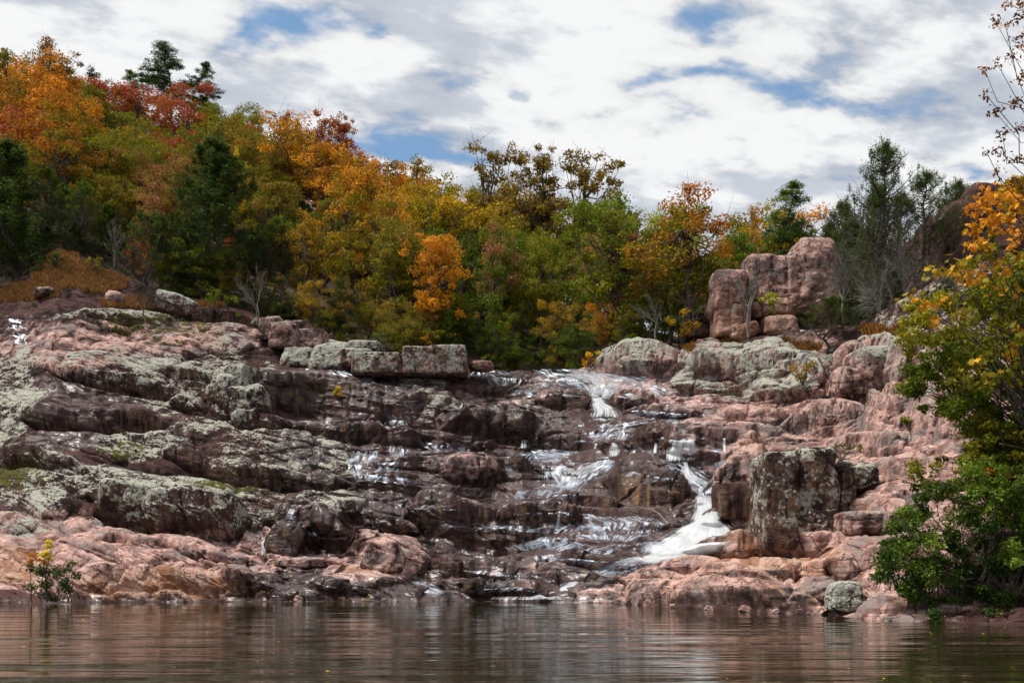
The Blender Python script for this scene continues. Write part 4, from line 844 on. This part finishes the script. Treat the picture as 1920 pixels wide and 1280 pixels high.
for q, X, Yd, t in FILL:
    zb = float(ground_z(np.array(X), np.array(Yd)))
    Hh = r.uniform(6.2, 11.2) * (1 - .12 * (t > .85))
    if t < .03: Hh = r.uniform(2.6, 4.6)
    elif 780 < q < 1150 and t < .25: Hh = r.uniform(7, 9)
    pyc = HY - (zb + Hh * .72 - EYE) / Yd * F
    ds = sorted(((q - a) ** 2 + (1.3 * (pyc - b)) ** 2 + r.uniform(0, 2500), c1, c2) for a, b, c1, c2 in PAL)
    _, c1, c2 = ds[0]
    kd = 'broad'
    if t == .02: kd = 'cedar'; c1, c2 = 'darkgreen', 'green'; Hh *= 1.5
    if c1 == 'darkgreen' and r.random() < .5: kd = 'cedar'
    elif t > .1 and q < 620 and r.random() < .10: kd = 'cedar'; c1, c2 = 'juniper', 'darkgreen'
    elif t > .25 and r.random() < .12: kd = 'sparse'
    elif r.random() < .07: c1, c2 = ('rust', 'red') if r.random() < .6 else ('brown', 'orange')
    if q > 1550: kd = 'cedar'; c1, c2 = 'juniper', 'dusty'
    e = tree(kd, X, Yd, zb, Hh, c1, c2, r.randrange(6), r.uniform(0, 6.28), wide=r.uniform(.78, 1.25))
    TREES.append((e, q, HY - (zb + Hh * .8 - EYE) / Yd * F, c1, c2, kd, Hh))
print('fill trees', len(FILL), time.time() - T0)
# labels: appearance + nearest landmark + direction, ordinals where several answer to the same words
LM = [(315, 130, 'the tall ridge pine'), (178, 180, 'the rounded dark ridge tree'), (40, 210, 'the left orange trees'), (20, 420, 'the huge dark left cedar'), (405, 420, 'the large pointed cedar'), (270, 360, 'the pink-brown tree'), (444, 330, 'the narrow yellow tree'), (625, 260, 'the sparse red ridge trees'), (650, 420, 'the wide golden-orange tree'), (812, 540, 'the bright orange sycamore'),
      (922, 330, 'the first airy skyline tree'), (1095, 340, 'the last airy skyline tree'), (1000, 660, 'the lip of the falls'), (1180, 480, 'the thin pink-red tree'), (1232, 430, 'the yellow-green skyline tree'), (1440, 560, 'the red crag'), (1482, 400, 'the dark bushy pine'), (1655, 330, 'the tallest right cedar'), (1840, 420, 'the dark right cliff'), (480, 560, 'the bare white sapling'), (140, 520, 'the red grass')]
def words(q, p, c1, c2, kd, H):
    a = min(LM, key=lambda l: (l[0] - q) ** 2 + (l[1] - p) ** 2)
    dx, dy = q - a[0], p - a[1]
    dr = ('behind' if math.hypot(dx, dy) < 34 else ('above' if dy < 0 else 'below') if abs(dx) < abs(dy) * .5 else ('left of' if dx < 0 else 'right of') if abs(dy) < abs(dx) * .5 else ('upper left of' if dx < 0 else 'upper right of') if dy < 0 else ('lower left of' if dx < 0 else 'lower right of'))
    col = WORD[c1] if c1 == c2 else WORD[c1] + ' and ' + WORD[c2]
    return f"{'cedar' if kd == 'cedar' else 'tree'}", col, dr, a[2]
grp = {}
for T_ in TREES: grp.setdefault(words(*T_[1:]), []).append(T_)
ORD = ['leftmost', 'second', 'third', 'fourth', 'fifth', 'sixth', 'seventh', 'eighth', 'ninth', 'tenth', 'eleventh', 'twelfth', 'thirteenth']
NUM = {2: 'two', 3: 'three', 4: 'four', 5: 'five', 6: 'six', 7: 'seven', 8: 'eight', 9: 'nine', 10: 'ten', 11: 'eleven', 12: 'twelve', 13: 'thirteen'}
for (nm, col, dr, lm), L in grp.items():
    L.sort(key=lambda t: t[1])
    for i, T_ in enumerate(L):
        if len(L) == 1: lab = f'{col} {nm} {dr} {lm}'
        else: lab = f"{'rightmost' if i == len(L) - 1 else ORD[i]} of {NUM.get(len(L), 'the')} {col} {nm}s {dr} {lm}"
        T_[0]['label'] = lab; T_[0]['group'] = 'trees of the hillside wood'

#@@SMALL
# ------------------------------------------------------------------ bare and small trees on the rock
def place_bare(name, label, px_, py_, ptop, Yd, seed, cat='bare tree', **kw):
    H_ = (py_ - ptop) / F * Yd
    me_ = bare_tree(seed, H_ / 1.0, **kw)
    V = np.zeros(len(me_.vertices) * 3, np.float32); me_.vertices.foreach_get('co', V); V = V.reshape(-1, 3)
    V *= H_ / V[:, 2].max(); me_.vertices.foreach_set('co', V.ravel())
    e = link(name, None, loc=tuple(W(np.array(px_ * 1.), np.array(py_ * 1.), Yd)), label=label, category=cat)
    link('trunk', me_, e); return e
place_bare('bare_sapling', 'bare white sapling standing on the blocky outcrop', 482, 604, 492, 70.0, 3, mat=PALE, spread=.42)
e = place_bare('shrub', 'dark leaning leafless shrub on the mossy rock below the cedars', 268, 588, 500, 69.5, 5, cat='shrub', mat=BARK, spread=.75, lean=.25, twigs=4)
place_bare('bare_tree', 'slim bare white trunk on the rim at the left of the red crag', 1232, 640, 520, 63, 8, mat=PALE, spread=.4)
place_bare('bare_tree', 'taller bare pale tree growing in front of the red crag', 1404, 626, 455, 59.2, 9, mat=PALE, spread=.36)
place_bare('bare_tree', 'grey leafless tree with thin trunk left of the tallest cedar', 1582, 600, 440, 57.5, 10, mat=PALE, spread=.45, twigs=4)
place_bare('bare_tree', 'grey dead twiggy tree below the second tall cedar', 1700, 600, 430, 54.5, 12, mat=PALE, spread=.6, twigs=4)
place_bare('bare_tree', 'dead grey branches spreading low between the two tall cedars', 1650, 640, 470, 54, 14, mat=PALE, spread=.8, twigs=4)
place_bare('bare_tree', 'thin grey bare tree low in the woods above the red grass', 215, 500, 400, 76, 16, mat=PALE, spread=.4)
place_bare('bare_tree', 'leafless grey shrub left of the dark rock at the crag foot', 1300, 622, 540, 62.5, 17, mat=PALE, spread=.7)

def clump_tree(name, label, cat, root, clumps, t1, t2, Yd, leaf, shape=LEAFLET, seed=1, bark=None, nperc=60, rad_m=1., trunk=.05, group=None, up=.4, aspect=1., stems=None, twig=False, shell=.35, leafname='foliage', zj=.8):
    """a plant whose clumps of foliage are given by pixel and radius"""
    r_ = np.random.default_rng(seed); T = Tubes(); R0 = np.array(W(np.array(root[0] * 1.), np.array(root[1] * 1.), root[2] if len(root) > 2 else Yd)); cl = []
    fork = None
    for i, c in enumerate(clumps):
        cx, cy, rp = c[:3]; k = c[3] if len(c) > 3 else 1.; yy = Yd + r_.uniform(-1, 1) * zj
        q = W(np.array(cx * 1.), np.array(cy * 1.), yy) - R0; rm = rp / F * yy
        val = c[4] if len(c) > 4 else r_.random()
        sub = max(1, int(round((rm / .28) ** 2 * .9)))
        for j in range(sub):
            d = r_.normal(size=3); d /= np.linalg.norm(d)
            p = q + d * rm * r_.uniform(.3, 1) * (sub > 1)
            cl.append((*p, min(rm, r_.uniform(.2, .34)), r_.uniform(.5, .9), nperc * k, np.clip(val + r_.normal() * .12, 0, 1)))
            if (twig and j % 2 == 0): T.add(limb(q, p, 0, .05, 4, r_), (.012, .009, .007, .004), 3)
        T.add(limb(np.array([0, 0, 0.]) if stems is None else np.array([r_.uniform(-stems, stems), r_.uniform(-.3, .3), 0]), q, 0, .1, 8, r_), np.linspace(trunk, .008, 8) * (.6 + .4 * r_.random()), 5)
    V, Q, A = cloud(cl, seed, leaf=leaf, shape=shape, updir=up, aspect=aspect, shell=shell)
    e = link(name, None, loc=tuple(R0), label=label, category=cat, group=group)
    c = link(leafname, make_mesh('crown', V, Q, attrs={'leafc': A}, smooth=False, mat=LEAF), e); c.color = (*(TINT[t1] if isinstance(t1, str) else t1), 1); c['tint2'] = [float(v) for v in (TINT[t2] if isinstance(t2, str) else t2)]
    link('branches' if name in ('shrub', 'bush') else 'trunk', T.mesh('branches', bark or BARK), e)
    return e
rr = random.Random(9)
def fillpoly(poly, n, r0, r1, k=(1, 1)):
    out = []; xs = [p[0] for p in poly]; ys = [p[1] for p in poly]
    while len(out) < n:
        x, y = rr.uniform(min(xs), max(xs)), rr.uniform(min(ys), max(ys)); ins = False
        for i in range(len(poly)):
            (ax, ay), (bx_, by) = poly[i], poly[i - 1]
            if (ay > y) != (by > y) and x < (bx_ - ax) * (y - ay) / (by - ay) + ax: ins = not ins
        if ins: out.append((x, y, rr.uniform(r0, r1), rr.uniform(*k)))
    return out
# the big shrub at the water, lower right
clump_tree('shrub', 'large bright green shrub leaning over the water at the lower right', 'shrub', (1830, 1168, 28.5),
  fillpoly([(1660, 1010), (1700, 960), (1760, 930), (1840, 890), (1960, 880), (2060, 900), (2060, 1150), (1900, 1150), (1760, 1150), (1690, 1140), (1650, 1070)], 120, 26, 48), (.038, .075, .010), (.16, .225, .026), 28.3, (.06, .12), seed=3, nperc=190, trunk=.03, stems=1.6, zj=1.3, leafname='foliage')  # paler second tint puts light on the upper leaves into their colour
clump_tree('maple_tree', 'green and yellow leaning maple on the right bank above the large shrub', 'tree', (2120, 1100, 30),
  fillpoly([(1700, 640), (1760, 560), (1820, 520), (1980, 460), (2080, 460), (2080, 900), (1900, 900), (1820, 890), (1800, 790), (1740, 800), (1680, 700)], 210, 24, 46, (.6, 1)), (.10, .14, .010), (.26, .23, .014), 30.5, (.06, .14), seed=5, nperc=190, trunk=.07, zj=1.6)
clump_tree('maple_tree', 'low dark green maple branch with rusty leaves reaching left over the pink rock', 'tree', (2100, 1060, 29),
  fillpoly([(1670, 870), (1720, 860), (1800, 850), (1860, 820), (1980, 800), (2040, 960), (1900, 930), (1800, 910), (1720, 930)], 70, 18, 36, (.8, 1)), (.05, .08, .010), (.20, .17, .014), 29.3, (.07, .14), seed=6, nperc=90, trunk=.05)
clump_tree('maple_tree', 'small rust-red leaf spray above the large shrub at the right edge', 'tree', (2100, 1060, 28.6),
  fillpoly([(1850, 875), (1900, 860), (1980, 850), (1990, 890), (1870, 905)], 10, 10, 20), (.30, .09, .015), 'orange', 28.2, (.05, .11), seed=7, nperc=70, trunk=.03)
clump_tree('sycamore_tree', 'sycamore with big orange-brown leaves along the right edge', 'tree', (2100, 1100, 27.5),
  fillpoly([(1725, 540), (1830, 420), (1860, 360), (1900, 330), (2040, 320), (2060, 700), (1900, 720), (1800, 700), (1720, 640)], 84, 22, 44, (.4, 1)), (.19, .185, .014), (.60, .25, .018), 27.2, (.10, .22), shape=STAR, seed=8, nperc=22, trunk=.06, zj=1.3)
clump_tree('oak_tree', 'overhanging oak branches with sparse rusty leaves at the top right edge', 'tree', (2150, 700, 24),
  [(x, y, rad, k) for x, y, rad, k in [(1850, 180, 18, .6), (1866, 210, 26, 1), (1880, 250, 30, .9), (1905, 190, 30, 1), (1915, 240, 30, 1), (1846, 130, 16, .4), (1870, 120, 20, .5), (1895, 110, 22, .6), (1915, 90, 22, .8), (1865, 38, 18, .4), (1885, 45, 20, .5), (1910, 30, 24, .6), (1912, 5, 24, .7), (1850, 285, 16, .4), (1880, 290, 24, .6), (1905, 300, 26, .8), (1868, 325, 22, .6), (1900, 340, 26, .8), (1940, 60, 40, 1), (1950, 160, 44, 1), (1960, 270, 44, 1), (2000, 20, 50, 1), (2020, 200, 50, 1), (1890, 5, 18, .5)]],
  (.14, .055, .015), (.30, .11, .02), 24, (.06, .12), seed=9, nperc=52, trunk=.035, twig=True, shell=.1, zj=.9)
# little plants on the rock
clump_tree('shrub', 'small round green bush growing behind the tall upright block', 'shrub', (1575, 868, depth_at(1575, 860) - 1.6), [(1560, 840, 14), (1578, 834, 16), (1596, 838, 14), (1572, 852, 14), (1610, 836, 8)], (.07, .095, .012), (.18, .18, .02), depth_at(1575, 860) - 1.6, (.06, .12), seed=11, nperc=60, trunk=.03, zj=.2)
clump_tree('shrub', 'waterside bush with green leaves at the lower left', 'shrub', (92, 1128, 39.5), [(70, 1075, 20), (95, 1068, 20), (125, 1068, 18), (112, 1090, 24), (78, 1095, 22), (142, 1078, 14), (56, 1062, 14, .6), (132, 1056, 12), (95, 1110, 20), (60, 1100, 14), (125, 1105, 14)], (.045, .075, .014), (.13, .15, .04), 39.5, (.07, .15), seed=12, nperc=105, trunk=.025, stems=.8, zj=.3)
clump_tree('shrub', 'yellow stalk of leaves rising out of the bush at the lower left', 'shrub', (88, 1128, 39.2), [(90, 1025, 8, 1, .9), (86, 1036, 8, 1, .9), (92, 1045, 8, 1, .9), (84, 1055, 6, 1, .8), (92, 1016, 8, 1, .9), (82, 1040, 9, 1, .9), (60, 1040, 9, .9, .2), (56, 1052, 7, .7, .1), (72, 1048, 6, .6, .3)], 'orange', (.62, .52, .03), 39.2, (.07, .14), seed=13, nperc=65, trunk=.02, zj=.1)
for lab, x, y, h_, c1, c2, sd in (
  ('tiny yellow sapling growing on the wet rock left of centre', 632, 745, 20, 'gold', 'yellow', 21),
  ('small green cedar seedling on the lichened rim left of the white sapling', 412, 590, 56, 'green', 'olive', 22),
  ('tiny green seedling between rocks beside the white sapling', 446, 598, 12, 'green', 'green', 23),
  ('yellow-leaved sapling left of the red crag', 1278, 640, 62, 'gold', 'yellow', 24),
  ('yellow-green bush in front of the red crag', 1440, 590, 42, 'olive', 'lime', 25),
  ('small gold bush on the pale rim rocks below the crag', 1505, 722, 44, 'brown', 'gold', 26),
  ('low olive bush behind the lip beside the low pink rock', 915, 690, 26, 'green', 'olive', 27),
  ('small yellow bush just behind the right end of the lip', 1108, 690, 30, 'orange', 'yellow', 28),
  ('bluish green bush behind the long low slab', 716, 655, 30, (.06, .09, .04), 'green', 29),
  ('drooping green twig on the pink rock left of the leaning maple', 1700, 798, 16, 'green', 'olive', 30),
  ('low dark juniper bush on the right rim under the second tall cedar', 1740, 610, 70, 'darkgreen', 'green', 32),
  ('grey-green juniper bush between the rim block and the leaning maple', 1710, 660, 60, 'green', 'olive', 33),
  ('small dark bush at the foot of the dark right cliff', 1800, 570, 70, 'darkgreen', 'olive', 34),
  ('small dark juniper in the middle of the red grass', 108, 508, 34, 'juniper', 'dusty', 35),
  ('olive shrub at the right edge of the red grass', 176, 512, 30, 'olive', 'brown', 36),
  ('small grey-green juniper at the top edge of the red grass', 70, 520, 40, 'dusty', 'olive', 37),
  ('small gold bush behind the flat lichened rock', 800, 652, 22, 'gold', 'orange', 31)):
    q = surf_pt(np.array(float(x)), np.array(float(y))); Yd = float(np.ravel(q)[1]) - .3 if interp(x, RIM) < y - 5 else float(interp(x, RIMY)) + .4
    if 'crag' in lab and y < 640: Yd = 58.6
    clump_tree('shrub', lab, 'shrub', (x, y, Yd), [(x + rr.uniform(-.45, .45) * h_, y - h_ * rr.uniform(.25, 1), h_ * .22) for _ in range(9)], c1, c2, Yd, (.08, .17), seed=sd, nperc=42, trunk=.03, zj=.4)

lr = np.random.default_rng(3); nl = 1500
lx_ = np.concatenate([lr.uniform(-20, 700, nl // 3), lr.uniform(1080, 1900, nl - nl // 3)]); ly_ = interp(lx_, SHORE) - 4 - lr.random(nl) ** 1.3 * 420
lp = surf_pt(lx_, np.maximum(ly_, interp(lx_, RIM) + 4), .03)
fl = np.stack([lr.uniform(-14, 22, 130), lr.uniform(13, 33, 130) , np.full(130, .012)], -1)
V, Q, A = leaves(np.concatenate([lp, fl]), lr.uniform(.05, .11, nl + 130), np.concatenate([lr.normal(size=(nl, 3)) * .5 + (0, -.5, 1), lr.normal(size=(130, 3)) * .03 + (0, 0, 1)]), lr.random((nl + 130, 3)), STAR, 4)
o = link('fallen_leaves', make_mesh('fallen_leaves', V, Q, attrs={'leafc': A}, smooth=False, mat=LEAF), kind='stuff', label='fallen yellow and rusty leaves strewn on the rock and water'); o.color = (.30, .13, .03, 1); o['tint2'] = [.55, .36, .05]
# ------------------------------------------------------------------ rust-red grass
def grass(name, label, spots, n, col, seed, hgt=(.35, .8)):
    r_ = np.random.default_rng(seed); pts = []
    for cx, cy, rx, ry, wgt in spots:
        k = int(n * wgt); a = r_.random(k) * 6.283; d = np.sqrt(r_.random(k)); x = cx + np.cos(a) * d * rx; y = cy + np.sin(a) * d * ry
        y = np.maximum(y, interp(x, RIM) + 1)
        pts.append(surf_pt(x, y))
    B = np.concatenate(pts); m = len(B); h = r_.uniform(*hgt, m); a = r_.random(m) * 6.283; ln = r_.uniform(.1, .5, m)
    side = np.stack([np.cos(a + 1.57), np.sin(a + 1.57), 0 * a], -1) * .012; dr_ = np.stack([np.cos(a) * ln, np.sin(a) * ln, np.ones(m)], -1) * h[:, None]
    mid = B + dr_ * .55 * (1, 1, 1.1); tip = B + dr_ * (1.3, 1.3, .95)
    V = np.stack([B - side - (0, 0, .1), B + side - (0, 0, .1), mid + side * .7, tip, mid - side * .7], 1).reshape(-1, 3)
    A = np.repeat(np.stack([r_.random(m), r_.random(m), r_.random(m) * .4], -1), 5, 0)
    o = link(name, make_mesh(name, V, np.arange(m * 5).reshape(m, 5), attrs={'leafc': A}, smooth=False, mat=LEAF), kind='stuff', label=label)
    o.color = (*col[0], 1); o['tint2'] = list(col[1])
grass('grass', 'rust-red dry grass on the left shoulder of the rock', [(60, 550, 50, 16, .3), (120, 520, 60, 26, .3), (190, 535, 50, 20, .22), (250, 575, 60, 10, .1), (110, 490, 40, 14, .12), (390, 578, 30, 5, .03), (20, 560, 30, 12, .08)], 30000, ((.30, .15, .05), (.52, .30, .11)), 1, (.12, .42))
grass('grass', 'tufts of dry orange grass on the right rim among the rocks', [(1680, 640, 20, 24, .4), (1372, 640, 14, 8, .15), (1640, 625, 30, 8, .2), (1500, 660, 40, 6, .1), (1290, 660, 10, 20, .1), (600, 640, 20, 6, .1)], 7000, ((.25, .10, .02), (.38, .24, .06)), 2, (.15, .4))

#@@WORLD
# ------------------------------------------------------------------ sky with broken cloud, sun, camera
wd = bpy.data.worlds.new('World'); S.world = wd; wd.use_nodes = True; nt = wd.node_tree; nt.nodes.clear(); g = G.__new__(G); g.nt = nt
SUN_DIR = np.array([-.48, -.05, .88]); SUN_DIR /= np.linalg.norm(SUN_DIR)
sun_el = math.asin(SUN_DIR[2]); sun_az = math.atan2(SUN_DIR[0], SUN_DIR[1])
sky = g.n('TexSky', sky_type='NISHITA'); sky.sun_disc = False; sky.sun_elevation = sun_el; sky.sun_rotation = sun_az; sky.altitude = 300; sky.air_density = 1.0; sky.dust_density = .6; sky.ozone_density = 1.6
dirv = g.n('TexCoord').outputs['Generated']
sp = g.n('SeparateXYZ'); g.put(sp.inputs[0], dirv)
zz = g.m('ADD', g.m('MAXIMUM', sp.outputs[2], 0), .16)
cx = g.m('DIVIDE', sp.outputs[0], zz); cy = g.m('DIVIDE', sp.outputs[1], zz)
cv = g.n('CombineXYZ'); g.put(cv.inputs[0], cx); g.put(cv.inputs[1], cy)
cv = cv.outputs[0]
cvr = g.map(cv, (1, 1, 1), (0, 0, 0), (0, 0, math.radians(-22)))
n1 = g.noise(g.map(cvr, (1.0, 1.1, 1)), 2.6, 6, .52, .1)
n2 = g.noise(g.map(cvr, (1, 1.5, 1), (4.3, 2.1, 0)), 7.0, 6, .58, .1)
gaps = None
GAPS = [(540, 50, 90, 30, .30), (450, 80, 45, 22, .22), (680, 75, 40, 16, .22), (700, 262, 110, 34, .26), (760, 285, 60, 20, .14), (910, 150, 90, 22, .24), (985, 165, 30, 14, .2), (1140, 212, 70, 14, .22), (1240, 240, 40, 10, .18), (1290, 157, 90, 14, .2), (1470, 165, 90, 30, .14), (1530, 200, 70, 20, .14), (1720, 200, 70, 34, .14), (1820, 215, 60, 22, .14), (1480, 320, 120, 18, .18), (1760, 310, 70, 20, .22), (1600, 345, 60, 14, .15), (1300, 45, 60, 30, .16), (1840, 325, 50, 14, .15), (1020, 5, 60, 10, .15), (790, 125, 30, 14, .15), (860, 300, 60, 14, .18), (1060, 240, 40, 12, .12)]
zsafe = g.m('MAXIMUM', sp.outputs[1], .05)
ax_ = g.m('DIVIDE', sp.outputs[0], zsafe); ay_ = g.m('DIVIDE', sp.outputs[2], zsafe)
nw = g.noise(cvr, 5, 4, .6, out=1); sw = g.n('SeparateXYZ'); g.put(sw.inputs[0], nw)
ax_ = g.m('ADD', ax_, g.m('MULTIPLY', g.m('SUBTRACT', sw.outputs[0], .5), .16)); ay_ = g.m('ADD', ay_, g.m('MULTIPLY', g.m('SUBTRACT', sw.outputs[1], .5), .07))
for x, y, rx, ry, k in GAPS:
    a = g.m('POWER', g.m('MULTIPLY', g.m('SUBTRACT', ax_, (x - HX) / F), F / rx / 1.25), 2.0); b = g.m('POWER', g.m('MULTIPLY', g.m('SUBTRACT', ay_, (HY - y) / F), F / ry / 1.35), 2.0)
    e_ = g.m('MULTIPLY', g.m('EXPONENT', g.m('MULTIPLY', g.m('ADD', a, b), -1.)), k * .80)
    gaps = e_ if gaps is None else g.m('ADD', gaps, e_)
front = g.ss(sp.outputs[1], .1, .4)
dens = g.m('ADD', g.m('MULTIPLY', n1, .5), g.m('MULTIPLY', n2, .5))
cov = g.m('SUBTRACT', g.m('ADD', dens, .128), g.m('MULTIPLY', gaps, front))
ca = g.ss(cov, .38, .54)
thick = g.noise(g.map(cvr, (1.0, 1.1, 1), (.10, -.16, 0)), 2.6, 5, .5, .1)
core = g.ss(g.m('ADD', g.m('SUBTRACT', thick, g.m('MULTIPLY', n1, .45)), g.m('MULTIPLY', g.m('SUBTRACT', n2, .5), -.75)), .20, .40)
ccol = g.mix(core, (8.8, 8.85, 8.9), (5.5, 5.9, 6.6))
edgeb = g.ss(cov, .42, .62, .80, 1.0)
cmx = g.mix(1, ccol, edgeb, 'MULTIPLY')
sk = g.mix(1, sky.outputs[0], (1.15, 1.25, 1.3), 'MULTIPLY')
blue = g.mix(.5, sk, (2.3, 4.1, 6.5))
fin = g.mix(ca, blue, cmx)
bg = g.n('Background'); g.put(bg.inputs[0], fin); bg.inputs[1].default_value = .10
wo = nt.nodes.new('ShaderNodeOutputWorld'); nt.links.new(bg.outputs[0], wo.inputs[0])
wd.cycles.sampling_method = 'MANUAL'; wd.cycles.sample_map_resolution = 512

sl = bpy.data.lights.new('sun', 'SUN'); sl.energy = 5.0; sl.angle = math.radians(12); sl.color = (1, .95, .87)
so = bpy.data.objects.new('sun', sl); COL.objects.link(so)
from mathutils import Vector
so.rotation_euler = Vector(SUN_DIR).to_track_quat('Z', 'Y').to_euler(); so.location = (-30, -20, 60)

cam = bpy.data.cameras.new('camera'); co = bpy.data.objects.new('camera', cam); COL.objects.link(co); S.camera = co
co.location = (0, 0, EYE); co.rotation_euler = (math.radians(90), 0, 0)
cam.sensor_width = 36; cam.lens = 36 * F / 1920; cam.shift_y = (HY - 640) / 1920; cam.clip_end = 3000; cam.clip_start = .1
S.view_settings.view_transform = 'Standard'; S.view_settings.look = 'None'; S.view_settings.exposure = .08; S.view_settings.gamma = 1
S.cycles.use_denoising = True
S.cycles.max_bounces = 4; S.cycles.diffuse_bounces = 2; S.cycles.glossy_bounces = 3; S.cycles.transmission_bounces = 2; S.cycles.transparent_max_bounces = 12
S.cycles.use_adaptive_sampling = True; S.cycles.adaptive_threshold = .03
print('done', time.time() - T0)
